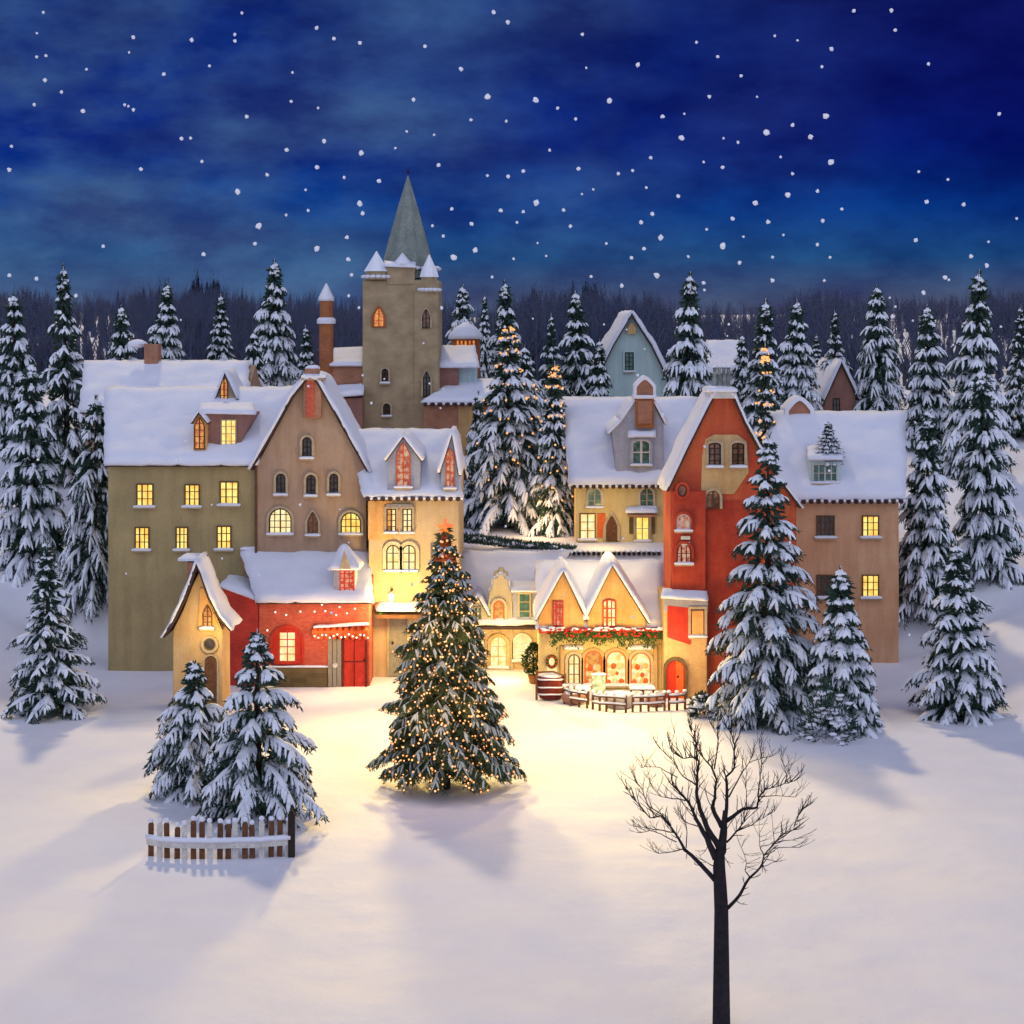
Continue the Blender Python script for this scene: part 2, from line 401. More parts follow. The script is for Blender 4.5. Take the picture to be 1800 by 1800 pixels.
def roof_x(parent, el, er, ye, rl, rr, yr, D, dr, t=.26, seed=0, back=True, ov=.35, tiles=False, name='roof'):
    """ridge parallel to the picture: eave px el..er at ye (depth D-ov), ridge px rl..rr at yr (depth D+dr)"""
    A = P(el, ye, D-ov); B = P(er, ye, D-ov); C = P(rr, yr, D+dr); E = P(rl, yr, D+dr)
    q = [(A, B, C, E)]
    if back:
        zb = A.z; A2 = Vector((B.x, D+2*dr+ov, zb)); B2 = Vector((A.x, D+2*dr+ov, zb)); q.append((A2, B2, E.copy(), C.copy()))
    r = roof(parent, q, t, name, seed=seed)
    if tiles: eave_tiles(r, A+Vector((0, 0, -.08)), B+Vector((0, 0, -.08)))
    return r
def body_x(parent, xl, xr, D, ye, yr, dr, mat, name='wall', zb=-.6, ov=.35):
    """body under roof_x; xl,xr px on the front wall"""
    e = P(0, ye, D-ov).z; rz = P(0, yr, D+dr).z; k = (rz-e)/(dr+ov); ze = e+k*ov-.16
    mb = MB(); mb.prismx([(D, zb), (D+2*dr, zb), (D+2*dr, ze), (D+dr, rz-.16), (D, ze)][::1], X(xl, D), X(xr, D))
    return mb.build(name, mat, parent, bevel=.03)

def roof_y(parent, prof, D, depth, t=.24, seed=0, ov=.3, name='roof', sub=4):
    """ridge runs away from the viewer. prof: (px,py) left eave .. apex .. right eave; one sheet per side"""
    ap = min(range(len(prof)), key=lambda i: prof[i][1])
    quads = []
    def dens(pts):
        out = []
        for (a, b), (c, d) in zip(pts[:-1], pts[1:]):
            for k in range(sub): out.append((lerp(a, c, k/sub), lerp(b, d, k/sub)))
        out.append(pts[-1]); return out
    ny = max(4, int(depth/.5))
    for side in (prof[:ap+1], prof[ap:][::-1]):
        if len(side) < 2: continue
        pts = [(X(a, D), Z(b, D)) for a, b in dens(side)]
        quads.append([[Vector((x, D-ov+(depth+ov)*j/(ny-1), z)) for j in range(ny)] for x, z in pts])
    return roof(parent, quads, t, name, seed=seed)

def dormer(parent, prof, base, D, depth, wallmat, win=None, t=.16, name='dormer', ov=.16, inset=3, snowy=True):
    """gabled dormer. prof = eaveL, apex, eaveR in px; base py"""
    (xl, yl), (xa, ya), (xr, yr) = prof
    mb = MB()
    poly = [(X(xl+inset, D), Z(base, D)), (X(xr-inset, D), Z(base, D)), (X(xr-inset, D), Z(yr-2, D)), (X(xa, D), Z(ya+5, D)), (X(xl+inset, D), Z(yl-2, D))]
    mb.prism(poly, D, D+depth)
    d = mb.build(name, wallmat, parent, bevel=.02)
    r = MB(); rs = MB()
    for k, (a, b) in enumerate((((xl, yl), (xa, ya)), ((xr, yr), (xa, ya)))):
        p0 = Vector((X(a[0], D), D-ov, Z(a[1], D))); p1 = Vector((X(b[0], D), D-ov, Z(b[1], D)))
        dv = Vector((0, depth+ov, 0)); G = bil(p0, p1, p1+dv, p0+dv, max(4, int((p1-p0).length/.2)), max(4, int(depth/.3)))
        n = Vector((0, 0, -.07)); G2 = bil(p0+n, p1+n, p1+dv+n, p0+dv+n, 2, 2)
        r.sheet(G2, .06, 0, 0, low=1); rs.sheet(G, t, .04, .04, seed=xa+k*3)
    r.build('dormer_roof', 'tile', d); rs.build('dormer_snow', 'snow', d, smooth=True)
    if win: window(d, D=D, deep=True, **win)
    return d

def hroot(name, label, px, D, z=0, cat='house', group=None):
    return thing(name, label, cat, (X(px, D), D, z), group)

# ---------------------------------------------------------------- terrain
PC = [(-200, 0), (83.5, 0), (87.4, 4.75), (100, 4.9), (124, 11), (170, 13.2), (300, 15.0), (2500, 16.0)]
PS = [(-200, 0), (64, 0), (92, 4.2), (124, 10.2), (170, 13.2), (300, 15.0), (2500, 16.0)]
def interp(T, y):
    for (a, b), (c, d) in zip(T[:-1], T[1:]):
        if y <= c: return b+(d-b)*max(0, (y-a)/(c-a))
    return T[-1][1]
def gz(x, y):
    w = sstep(19, 27, abs(x+.5))
    z = lerp(interp(PC, y), interp(PS, y), w)
    z += w*sstep(24, 60, abs(x))*2.5*sstep(60, 110, y)
    a = .22 if y < 70 else .10
    if y > 110: a = .35
    z += a*nz(x*.11, y*.13, 3.1)+.08*nz(x*.5, y*.38, 7.7)+.03*nz(x*1.6, y*1.2, 1.7)+.035*max(0, nz(x*.9+.3*y, y*.25, 4.4))
    return z
ys = []
y = -60.0
while y < 2400:
    ys.append(y)
    y += .45 if 38 < y < 92 else (1.2 if y < 140 and y > 20 else (6 if y < 300 else 80))
us = [i/110 for i in range(-110, 111)]
V = []; Fc = []
for y in ys:
    wd = 45+max(0, y)*.55
    for u in us:
        x = u*wd; V.append((x, y, gz(x, y)))
nu = len(us)
for i in range(len(ys)-1):
    for j in range(nu-1): Fc.append((i*nu+j, i*nu+j+1, (i+1)*nu+j+1, (i+1)*nu+j))
g = MB(); g.add(V, Fc); go = g.build('snow_ground', 'ground', smooth=True); tag(go, None, None, kind='structure')

# ---------------------------------------------------------------- conifers
def conifer_mesh(h, Rr, seed, nlev=16, nb=(5, 12), twl=.34, snow=.9, nn=5, power=.85, droop=.42, fat=1.0, tips=None, skirt=.05, zj=.2, hang=1.0, snw=.82, ndw=.9, nk=3):
    rnd = random.Random(seed); G = MB(); S = MB(); T = MB()
    T.tube([(0, 0, -.3), (0, 0, h*.5), (0, 0, h*.985)], [Rr*.075+.03, Rr*.045+.02, .012], 7)
    up = Vector((0, 0, 1))
    def needle(p, d, ln, w):
        d = d.normalized(); s_ = d.cross(Vector((rnd.uniform(-1, 1), rnd.uniform(-1, 1), rnd.uniform(-1, 1)))).normalized()
        m = p+d*ln*.45
        G.add([p, m+s_*w, p+d*ln, m-s_*w], [(0, 1, 2, 3)])
    def snowf(pts, w, th):
        n = len(pts); v = []; f = []
        for i, p in enumerate(pts):
            d = (pts[min(i+1, n-1)]-pts[max(i-1, 0)]).normalized(); sd = d.cross(up)
            if sd.length < .01: sd = Vector((1, 0, 0))
            sd.normalize(); k = math.sin(math.pi*(.12+.83*i/(n-1)))**.7
            ww = w*k*rnd.uniform(.75, 1.25); nn_ = sd.cross(d)
            if nn_.z < 0: nn_ = -nn_
            v += [p-sd*ww-nn_*th*.15, p-sd*ww*.55+nn_*th*k, p+sd*ww*.55+nn_*th*k*rnd.uniform(.8, 1.2), p+sd*ww-nn_*th*.15]
        for i in range(n-1):
            for k in range(3): a = i*4+k; f.append((a, a+1, a+5, a+4))
        f += [(0, 1, 2, 3), tuple(range(4*n-1, 4*n-5, -1))]
        S.add(v, f)
    for k in range(60):      # leader shoot
        zz = h*rnd.uniform(.90, 1.0); needle(Vector((0, 0, zz)), Vector((rnd.uniform(-.6, .6), rnd.uniform(-.6, .6), 1)), h*rnd.uniform(.015, .04), .02*fat)
    S.tube([(0, 0, h*.95), (.01, 0, h*.98), (0, .01, h*1.02)], [.04*fat, .035*fat, .01], 5)
    for t0 in [(li+.15)/nlev for li in range(nlev)]+[.94, .965, .985]:
        cnt = int(lerp(nb[1], nb[0], t0))
        a0 = rnd.uniform(0, 6.28); lvr = rnd.uniform(.86, 1.1)
        for bi in range(cnt):
            t = min(.99, max(.0, t0+rnd.uniform(-zj, zj)/nlev))
            z = h*(skirt+(.985-skirt)*t)
            r = lvr*Rr*((1-t)**power)*rnd.uniform(.70, 1.15)+.04*Rr
            a = a0+2*math.pi*bi/cnt+rnd.uniform(-.22, .22)
            dr = droop*lerp(1.0, -.15, t)*rnd.uniform(.75, 1.25)
            o = Vector((math.cos(a), math.sin(a), 0))
            def bp(s): return Vector((0, 0, z))+o*(r*s)+up*(-dr*r*(s**1.4)+.10*r*math.sin(s*3.1)+.10*r*s*s)
            pts = [bp(k/5) for k in range(6)]
            G.tube(pts, [.03*fat, .025*fat, .02*fat, .018*fat, .014*fat, .008], 3, 0, False)
            tl = twl*min(1.0, .16+r/(Rr*.62))
            ns = max(3, int(r/(tl*.30)))
            for k in range(ns):
                s = .22+.78*(k+rnd.random()*.6)/ns; s = min(s, 1)
                p = bp(s); bd = (bp(min(1, s+.05))-bp(s-.05)).normalized()
                for sd in ((-1, 1) if k < ns-1 else (-1, 0, 1)):
                    ang = sd*rnd.uniform(.55, 1.05)
                    d = Matrix.Rotation(ang, 3, 'Z') @ bd
                    d = (d+up*(-rnd.uniform(.25, .75))).normalized()
                    L = tl*rnd.uniform(.7, 1.25)*(1.15-.45*s)
                    q = [p+d*L*u_+up*(-.28*L*u_*u_) for u_ in (0, .35, .7, 1.0)]
                    for m_ in range(nn):
                        u_ = (m_+.6)/nn; c = p+d*L*u_+up*(-.28*L*u_*u_)
                        for z_ in range(nk):
                            nd = d*rnd.uniform(.3, 1)+Vector((rnd.uniform(-1, 1), rnd.uniform(-1, 1), rnd.uniform(-1.25*hang, .15)))*.75
                            needle(c, nd, L*rnd.uniform(.32, .62), .022*fat*ndw*rnd.uniform(.8, 1.5))
                    if tips is not None: tips.append((q[-1], z))
                    if rnd.random() < snow:
                        e = up*.025
                        snowf([x_+e for x_ in q], .075*fat*snw*rnd.uniform(.7, 1.35), .06*fat*snw)
            if snow > .5:
                sp = [bp(s)+up*.03 for s in (.35, .5, .65, .8, .93)]
                snowf(sp, .11*fat*min(1, .4+r/Rr), .085*fat)
    # inner dark mass of short needles
    for k in range(int(900*min(1.5, h/6))):
        t = rnd.random()**1.3; a = rnd.uniform(0, 6.28); rr = Rr*((1-t)**power)*rnd.uniform(.15, .55)
        p = Vector((math.cos(a)*rr, math.sin(a)*rr, h*(skirt+.92*t)-dr*rr*.5))
        needle(p, Vector((math.cos(a), math.sin(a), rnd.uniform(-1, .2))), rnd.uniform(.25, .5)*fat*.9, .07*fat)
    return T, G, S

def place_conifer(meshes, name, label, loc, scale=(1, 1, 1), rot=0, group=None, nm='needle'):
    r = thing(name, label, 'tree', loc, group); r.rotation_euler = (0, 0, rot); r.scale = scale
    out = []
    for n, me in meshes:
        o = bpy.data.objects.new(n, me); COL.objects.link(o); o.parent = r; out.append(o)
    return r, out
def mesh_of(mb, name, mat, smooth=False):
    o = mb.build(name, mat); me = o.data; 
    if smooth: me.polygons.foreach_set('use_smooth', [True]*len(me.polygons))
    bpy.data.objects.remove(o); return me
def conifer_set(*a, nm='needle', sm='treesnow', **k):
    T, G, S = conifer_mesh(*a, **k)
    out = [('trunk', mesh_of(T, 'trunk', 'bark')), ('foliage', mesh_of(G, 'foliage', nm))]
    if S.v: out.append(('snow', mesh_of(S, 'snow', sm, True)))
    return out

# shared kinds for the far trees (height 8)
far_kinds = [conifer_set(8, 2.0, 11, nlev=11, nb=(5, 11), twl=.62, nn=4, fat=1.3, snow=.8),
             conifer_set(8, 1.6, 23, nlev=13, nb=(4, 9), twl=.50, nn=4, fat=1.15, droop=.5, snow=.6, power=1.0),
             conifer_set(8, 2.3, 37, nlev=9, nb=(4, 11), twl=.70, nn=4, fat=1.4, droop=.36, snow=.75)]
far_kinds += [conifer_set(8, 2.0, 51, nlev=12, nb=(3, 9), twl=.50, nn=5, fat=1.0, snow=.55, droop=.25, power=1.05, zj=.4),
             conifer_set(8, 2.0, 67, nlev=10, nb=(4, 10), twl=.80, nn=5, fat=1.2, snow=.7, droop=.62, power=.75, zj=.3)]
def far_tree(px, top, base, hw, D, kind, label, group='firs on the hillside', rot=0):
    s = D/F; z = gz(X(px, D), D); zt = Z(top, D); hh = zt-z
    km = {0: 2.0, 1: 1.6, 2: 2.3, 3: 2.0, 4: 2.0}[kind]; w = hw*s/km*1.0
    # widths are measured at the lowest visible part
    vis = (base-top)*s/hh; w = w/max(.35, vis)**.6
    return place_conifer(far_kinds[kind], 'fir_tree', label, (X(px, D), D, z), (w, w, hh/8), rot, group)

trees = [
 (388, 520, 640, 32, 125, 1, 'slender snowy fir above the leftmost snow roof, left of the tall broad fir'),
 (478, 460, 660, 50, 120, 0, 'tall broad snowy fir between the leftmost roof and the church turret'),
 (545, 575, 655, 22, 112, 1, 'small frosty fir just left of the slender round church turret'),
 (810, 503, 640, 36, 121, 0, 'snowy fir just right of the church tower, rising over the small brick turret'),
 (852, 520, 650, 20, 128, 1, 'thin dark fir squeezed between two firs right of the church tower'),
 (893, 497, 690, 44, 113, 0, 'tall dark fir directly behind the big lit fir on the terrace'),
 (968, 555, 700, 36, 112, 1, 'narrow fir standing behind the slim terrace fir'),
 (1018, 515, 700, 50, 115, 2, 'bushy snowy fir left of the pale blue gabled house'),
 (1205, 483, 725, 54, 106, 0, 'largest hillside fir, right of the pale blue gabled house'),
 (1337, 530, 725, 48, 108, 1, 'dark pointed fir behind the red tower house chimney'),
 (1397, 530, 700, 46, 116, 0, 'snowy fir above the dormer of the tan house, right of the dark pointed fir'),
 (1470, 548, 690, 36, 121, 1, 'fir above the small pink gable at the right'),
 (1436, 590, 700, 24, 126, 1, 'little fir low between two hillside firs at the right'),
 (930, 610, 720, 34, 107, 2, 'low frosty fir filling the gap behind the terrace trees'),
 (1050, 600, 700, 30, 110, 2, 'low snowy fir touching the left eave of the pale blue house'),
 (840, 690, 930, 40, 101, 0, 'fir at the left edge of the terrace beside the town house gable'),
 (830, 800, 950, 30, 97, 2, 'small frosted fir low at the left end of the terrace'),
 (1300, 590, 720, 30, 113, 2, 'fir right of the far snow roof behind the red tower house'),
 (450, 585, 690, 30, 108, 2, 'low fir with heavy snow behind the ridge of the gabled house'),
 # beyond the side edges
 (285, 500, 660, 42, 122, 0, 'tall fir left of the slender fir, behind the leftmost house'),
 (215, 540, 660, 36, 116, 2, 'bushy fir on the left slope beyond the leftmost house'),
 (120, 470, 700, 55, 105, 0, 'big snowy fir high on the left slope'),
 (30, 520, 700, 50, 112, 2, 'fir at the far left end of the hillside'),
 (1545, 505, 690, 45, 118, 0, 'tall fir right of the small pink gable'),
 (1630, 540, 690, 44, 112, 2, 'bushy fir on the right slope beyond the tan house'),
 (1710, 480, 720, 55, 106, 0, 'big snowy fir high on the right slope'),
 (1790, 540, 700, 40, 114, 1, 'fir at the far right end of the hillside'),
 (60, 640, 960, 75, 88, 2, 'wide snowy fir halfway down the left slope'),
 (165, 700, 960, 58, 86, 0, 'fir beside the left end of the olive house'),
 (1735, 650, 980, 72, 87, 2, 'wide snowy fir halfway down the right slope'),
 (1625, 720, 980, 58, 85, 0, 'fir beside the right end of the tan house'),
 (90, 950, 1230, 85, 72, 0, 'snowy fir at the foot of the left slope'),
 (1690, 960, 1240, 90, 71, 2, 'snowy fir at the foot of the right slope'),
]
for i, (px, top, base, hw, D, k, lb) in enumerate(trees):
    k = (k, 3, k, 4, k)[i % 5] if i not in (1, 8) else k
    r_, _o = far_tree(px, top, base, hw, D, k, lb, rot=i*1.37); r_.rotation_euler = (R(1.6*math.sin(i*2.1)), R(1.8*math.sin(i*3.7)), i*1.37)

rnd_b = random.Random(61)
c = MB(); c.blob((0, 0, 0), .062, seg=6, rings=4, amp=0); gold_me = mesh_of(c, 'light_bulb', 'goldbulb', True)
def near_tree(px, top, hw, D, seed, label, group=None, nm='needle', sm='treesnow', name='fir_tree', **kw):
    z = gz(X(px, D), D)-.05; hh = Z(top, D)-z; Rr = hw*D/F
    bl = kw.pop('bulbs', None); tp = [] if bl else None
    ms = conifer_set(hh, Rr, seed, nm=nm, sm=sm, tips=tp, **kw)
    r = place_conifer(ms, name, label, (X(px, D), D, z), (1, 1, 1), 0, group)
    if bl:
        q = [p for p, zz in tp if p.y < 0 and rnd_b.random() < .15+.85*(zz/hh)**3 and zz/hh >= bl[1]]; rnd_b.shuffle(q)
        for p in q[:bl[0]]:
            o = bpy.data.objects.new('light_bulb', gold_me); COL.objects.link(o); o.parent = r[0]; o.location = p*1.02
    return r
near_tree(893, 572, 88, 96, 101, 'large snow-laden fir with golden glints standing on the terrace above the little shops', nlev=13, nb=(4, 12), twl=.78, nn=5, fat=1.4, droop=.5, snow=.78, skirt=.11, bulbs=(99, .3, 1))
near_tree(975, 640, 44, 93, 102, 'slim fir on the terrace beside the yellow house, right of the large terrace fir', nlev=13, nb=(4, 9), twl=.62, nn=5, fat=1.2, droop=.6, snow=.7, skirt=.08, bulbs=(80, .2, 1))
near_tree(1345, 610, 36, 86, 103, 'narrow fir top poking up between the red tower house and the tan house roof', nlev=16, nb=(4, 8), twl=.50, nn=4, fat=1.1, droop=.6, snow=.65, bulbs=(80, .45, 1))
near_tree(1350, 765, 118, 70.5, 104, 'tallest dark snowy fir at the right, in front of the red tower house', nlev=12, nb=(4, 14), twl=.66, nn=6, fat=1.15, droop=.34, power=.85, snow=.8)
near_tree(1478, 1000, 85, 69, 105, 'fir just right of the tallest fir, in front of the tan house', nlev=10, nb=(5, 12), twl=.52, nn=5, fat=1.3)
near_tree(452, 1112, 132, 56.5, 106, 'snow-covered fir behind the picket fence, nearest the open square', nlev=8, nb=(4, 11), twl=.56, nn=7, fat=1.0, droop=.48, power=.9, skirt=.08)
near_tree(342, 1165, 95, 60, 107, 'snowy fir behind the picket fence, left of its taller neighbour', nlev=8, nb=(4, 11), twl=.56, nn=6, fat=1.0, droop=.45, skirt=.08)

# ---------------------------------------------------------------- Christmas tree
tips = []
z = gz(X(783, 60.4), 60.4)-.05; hh = Z(938, 60.4)-z
ms = conifer_set(hh, 113*60.4/F, 200, nlev=22, nb=(6, 19), twl=.40, snow=.42, nn=9, fat=.9, droop=.22, power=.72, zj=.45, hang=.7, snw=.6, ndw=.6, nk=5, nm='needle2', sm='treesnow_dim', tips=tips, skirt=.10)
xt = thing('christmas_tree', 'big Christmas tree covered in warm lights with a star on top, in mid square', 'christmas tree', (X(783, 60.4), 60.4, z))
for n, me in ms:
    o = bpy.data.objects.new(n, me); COL.objects.link(o); o.parent = xt
rnd = random.Random(5)
Rt = 113*60.4/F
cand = []
for p, zz in tips:
    t = min(1, max(0, (zz/hh-.08)/.905)); rr = Rt*((1-t)**.72)
    if math.hypot(p.x, p.y) > .45*rr: cand.append(p)
rnd.shuffle(cand)
sel = []
grid = set()
for p in cand:
    key = (round(p.x/.12), round(p.y/.12), round(p.z/.11))
    if key in grid: continue
    grid.add(key); sel.append(p)
    if len(sel) > 2300: break
sel.sort(key=lambda p: p.y)       # front ones (towards the square) first
front = sel[:300]; rnd.shuffle(front)
own = set(id(p) for p in front[:100])
def octa(mb, p, r):
    x, y, z_ = p; mb.blob(p, r, seg=6, rings=4, amp=0)
b0 = MB(); octa(b0, (0, 0, 0), .038); bme = mesh_of(b0, 'light_bulb', 'bulb', True)
rest = MB()
for p in sel:
    q = p+Vector((0, 0, .02))
    q = Vector((q.x*1.03, q.y*1.03, q.z))
    if id(p) in own:
        o = bpy.data.objects.new('light_bulb', bme); COL.objects.link(o); o.parent = xt; o.location = q
    else: octa(rest, q, .036*rnd.uniform(.7, 1.15))
me = mesh_of(rest, 'light_bulbs', 'bulb', True)
o = bpy.data.objects.new('light_bulbs', me); COL.objects.link(o); o.parent = xt; o['kind'] = 'stuff'
# star
st = MB(); zc = hh+.22; pts = []
for k in range(10):
    a = math.pi/2+k*math.pi/5; r = .38 if k % 2 == 0 else .16
    pts.append((r*math.cos(a), r*math.sin(a)+zc))
v = [(x, 0, zz) for x, zz in pts]+[(0, -.09, zc), (0, .09, zc)]
st.add(v, [(i, (i+1) % 10, 10) for i in range(10)]+[((i+1) % 10, i, 11) for i in range(10)])
so = bpy.data.objects.new('star', mesh_of(st, 'star', 'star')); COL.objects.link(so); so.parent = xt
# red ribbon near the top
rb = MB()
pts = []
for i in range(150):
    a = i*.42; u_ = i/149; rr = .05+.34*u_; pts.append((rr*math.cos(a), rr*math.sin(a), hh+.02-.95*u_+.03*math.sin(a*3)))
rb.tube(pts, .045, 5)
ro = bpy.data.objects.new('ribbon', mesh_of(rb, 'ribbon', 'orangepaint', True)); COL.objects.link(ro); ro.parent = xt

# ---------------------------------------------------------------- houses
# A: olive wing + brown gable
D = 80.0
h = hroot('gabled_townhouse', 'tall brown gabled house with an olive wing and a brick chimney on its gable', 500, D)
body_x(h, 190, 452, D+.25, 815, 682, 4.6, 'olive')
gwall(h, [(451, 'g'), (646, 'g'), (643, 822), (612, 770), (578, 710), (562, 672), (531, 672), (512, 706), (478, 768), (451, 818)], D, 4.6, 'taupe')
roof_x(h, 185, 452, 817, 185, 525, 684, D+.25, 4.6, seed=3)
roof_y(h, [(440, 824), (478, 758), (512, 697), (535, 668), (547, 662)], D, 4.6, .2, 5)
roof_y(h, [(547, 662), (560, 668), (578, 700), (612, 760), (649, 826)], D, 4.6, .2, 6)
c = MB(); c.tube([P(450, 815, D-.06), P(450, 1200, D-.06)], .06, 8); c.build('drainpipe', 'wood', h)
c = MB(); s = D/F
c.box(X(534, D), X(566, D), D-.22, D+.7, Z(735, D), Z(668, D)); ch = c.build('chimney', 'brown', h, bevel=.03)
c = MB(); c.box(X(540, D), X(553, D), D-.30, D-.2, Z(732, D), Z(668, D)); c.build('brick_strip', 'redfade', ch)
c = MB(); c.box(X(531, D), X(570, D), D-.36, D+.8, Z(668, D), Z(663, D)); c.sheet(bil(P(530, 663, D-.4), P(571, 663, D-.4), P(571, 663, D-.4)+Vector((0, 1.3, 0)), P(530, 663, D-.4)+Vector((0, 1.3, 0)), 8, 8), .16, .04, .03, mi=1)
c.box(X(536, D), X(560, D), D-.1, D+.5, Z(662, D), Z(648, D), 2); c.blob(P(549, 647, D+.2), .3, (1.2, 1, .5), 1)
c.build('chimney_cap', ['trim', 'snow', 'brown'], ch)
for (cx, t, b, w) in ((540, 768, 805, 17), (494, 832, 869, 17), (547, 834, 871, 17), (587, 832, 869, 16)):
    window(h, cx, t, b, w, D, 'round', 'glass', 'dark', 2, 4, 'trim')
window(h, 493, 893, 938, 40, D, 'round', 'litpale', 'dark', 4, 4, 'trim', label='wide round-topped window lit pale yellow')
window(h, 550, 899, 940, 19, D, 'point', 'rust', 'wood', 2, 2, 'trim')
window(h, 617, 900, 938, 36, D, 'round', 'lit', 'dark', 4, 3, 'trim')
Dw = D+.25
for (cx, t, b, w) in ((338, 851, 890, 27), (403, 846, 887, 33), (394, 924, 965, 26), (320, 926, 966, 22), (255, 850, 890, 30), (250, 926, 966, 26)):
    window(h, cx, t, b, w, Dw, 'flat', 'lit', 'wood', 3, 3, None, bar=.05)
def ondepth(py, ye, yr, D0, dr, ov=.35):
    """depth on a front roof plane where it projects to py"""
    A = P(0, ye, D0-ov); B = P(0, yr, D0+dr)
    lo, hi = 0.0, 1.0
    for _ in range(40):
        m = (lo+hi)/2; p = A.lerp(B, m); q = YH+(H-p.z)*F/p.y
        if q > py: lo = m
        else: hi = m
    return A.lerp(B, lo).y
dd = ondepth(708, 817, 684, Dw, 4.6)-.05
dormer(h, [(376, 706), (396, 652), (418, 700)], 712, dd, 2.6, 'trim', dict(cx=394, top=662, bot=706, w=14, arch='point', pane='litorange', frame='wood', cols=2, rows=4, sill=False))
dd = ondepth(790, 817, 684, Dw, 4.6)-.05
# shed dormer
c = MB(); c.prism([(X(352, dd), Z(792, dd)), (X(418, dd), Z(792, dd)), (X(446, dd), Z(727, dd)), (X(356, dd), Z(727, dd))], dd, dd+2.2)
d = c.build('shed_dormer', 'mauve', h, bevel=.02)
c = MB(); c.sheet(bil(P(349, 726, dd-.25), P(449, 728, dd-.25), P(447, 712, dd+1.8), P(352, 712, dd+1.8), 18, 9), .2, .05, .06); c.build('dormer_snow', 'snow', d, smooth=True)
window(d, 402, 737, 788, 28, dd, 'flat', 'lit', 'trim', 3, 4, None, deep=True)
dormer(h, [(337, 742), (350, 722), (366, 742)], 792, dd-.45, 2.0, 'orange', dict(cx=351, top=733, bot=790, w=19, arch='point', pane='litorange', frame='wood', cols=2, rows=5, sill=False), t=.10)

# roof behind A
D = 94.0
h = hroot('farm_house', 'snow roofed house mostly hidden behind the olive wing, its ridge below the slender fir', 340, D, gz(X(340, D), D))
body_x(h, 150, 430, D, 722, 637, 4, 'taupe', zb=2)
roof_x(h, 140, 440, 724, 150, 436, 637, D, 4, seed=9)
c = MB(); c.box(X(230, D), X(255, D), D+3.4, D+4.4, Z(650, D+4), Z(605, D+4)); c.blob(P(242, 604, D+3.9), .5, (1.1, 1, .5), 1); c.build('chimney', ['brown', 'snow'], h)

# B: cream town house
D = 79.0
h = hroot('cream_townhouse', 'tall cream house with two pointed dormers and glowing porch, behind the Christmas tree', 725, D)
body_x(h, 648, 806, D, 868, 756, 4.2, 'cream')
c = MB(); c.box(X(648, D)-.02, X(690, D), D-.05, D+.5, Z(948, D), Z(880, D)); c.build('orange_wall_panel', 'orange', h)
roof_x(h, 640, 812, 873, 608, 800, 758, D, 4.2, seed=12, tiles=True)
dd = D-.25
dormer(h, [(678, 808), (709, 765), (742, 808)], 862, dd, 3.4, 'lilac', dict(cx=709, top=778, bot=856, w=25, arch='point', pane='litred', frame='orangepaint', cols=2, rows=6, sill=True), t=.22)
dormer(h, [(772, 830), (795, 758), (808, 834)], 862, dd, 3.4, 'lilac', dict(cx=791, top=788, bot=858, w=15, arch='point', pane='litred', frame='orangepaint', cols=2, rows=5, sill=True), t=.2)
c = MB(); c.box(X(679, D), X(725, D), D-.10, D, Z(893, D), Z(886, D)); c.build('lintel', 'ledge', h)
window(h, 688, 894, 936, 17, D, 'flat', 'litpale', 'dark', 2, 4, 'trim')
window(h, 716, 894, 936, 17, D, 'flat', 'litpale', 'dark', 2, 4, 'trim')
c = MB(); c.box(X(697.5, D), X(706.5, D), D-.09, D, Z(935, D), Z(895, D)); c.build('shutter', 'orange', h)
window(h, 691, 957, 1003, 24, D, 'round', 'litpale', 'dark', 2, 3, 'palecream', sill=True, surw=.16)
window(h, 719, 957, 1003, 24, D, 'round', 'litpale', 'dark', 2, 3, 'palecream', sill=True, surw=.16)
window(h, 764, 955, 993, 15, D, 'flat', 'greyglass', 'grey', 1, 3)
c = MB(); c.box(X(684, D), X(716, D), D-.08, D, .05, Z(1082, D)); dr_ = c.build('door', 'grey', h, bevel=.02)
c = MB(); c.box(X(681, D), X(684, D), D-.13, D, 0, Z(1079, D)); c.box(X(716, D), X(719, D), D-.13, D, 0, Z(1079, D)); c.build('door_frame', 'trim', dr_)
c = MB(); c.blob(P(690, 1130, D-.12), .06); c.build('handle', 'dark', dr_)
c = MB(); c.box(X(664, D), X(745, D), D-1.1, D, Z(1080, D), Z(1074, D)); cp = c.build('canopy', 'wood', h)
c = MB(); c.sheet(bil(P(662, 1074, D-1.15), P(747, 1074, D-1.15), P(747, 1062, D), P(662, 1062, D), 14, 7), .2, .05, .08); c.build('canopy_snow', 'snow', cp, smooth=True)
c = MB(); c.box(X(689, D)-.05, X(689, D)+.05, D-.5, D, Z(1036, D)-.02, Z(1036, D)+.03); c.tube([P(689, 1036, D-.45), P(689, 1040, D-.45)], .02, 6)
wl = c.build('wall_lamp', 'dark', h)
c = MB(); c.lathe(X(689, D), D-.45, [(.05, Z(1040, D)), (.13, Z(1042, D)), (.11, Z(1052, D)), (.04, Z(1054, D))], 8); c.build('lamp_glass', 'lamp', wl)
c = MB()
for i in range(9): c.blob(P(667+i*1.2, 1078+random.Random(i).uniform(-3, 4), D-.9+i*.05), .14, seed=i)
c.build('garland', 'brightgreen', cp)

# C: red house
D = 77.0
h = hroot('red_brick_house', 'low red brick house with arched yellow window, red door and lit scalloped awning', 550, D)
e = P(0, 1057, D-.35).z; rz = P(0, 968, D+3.6).z
body_x(h, 455, 650, D, 1057, 968, 3.6, 'redfade')
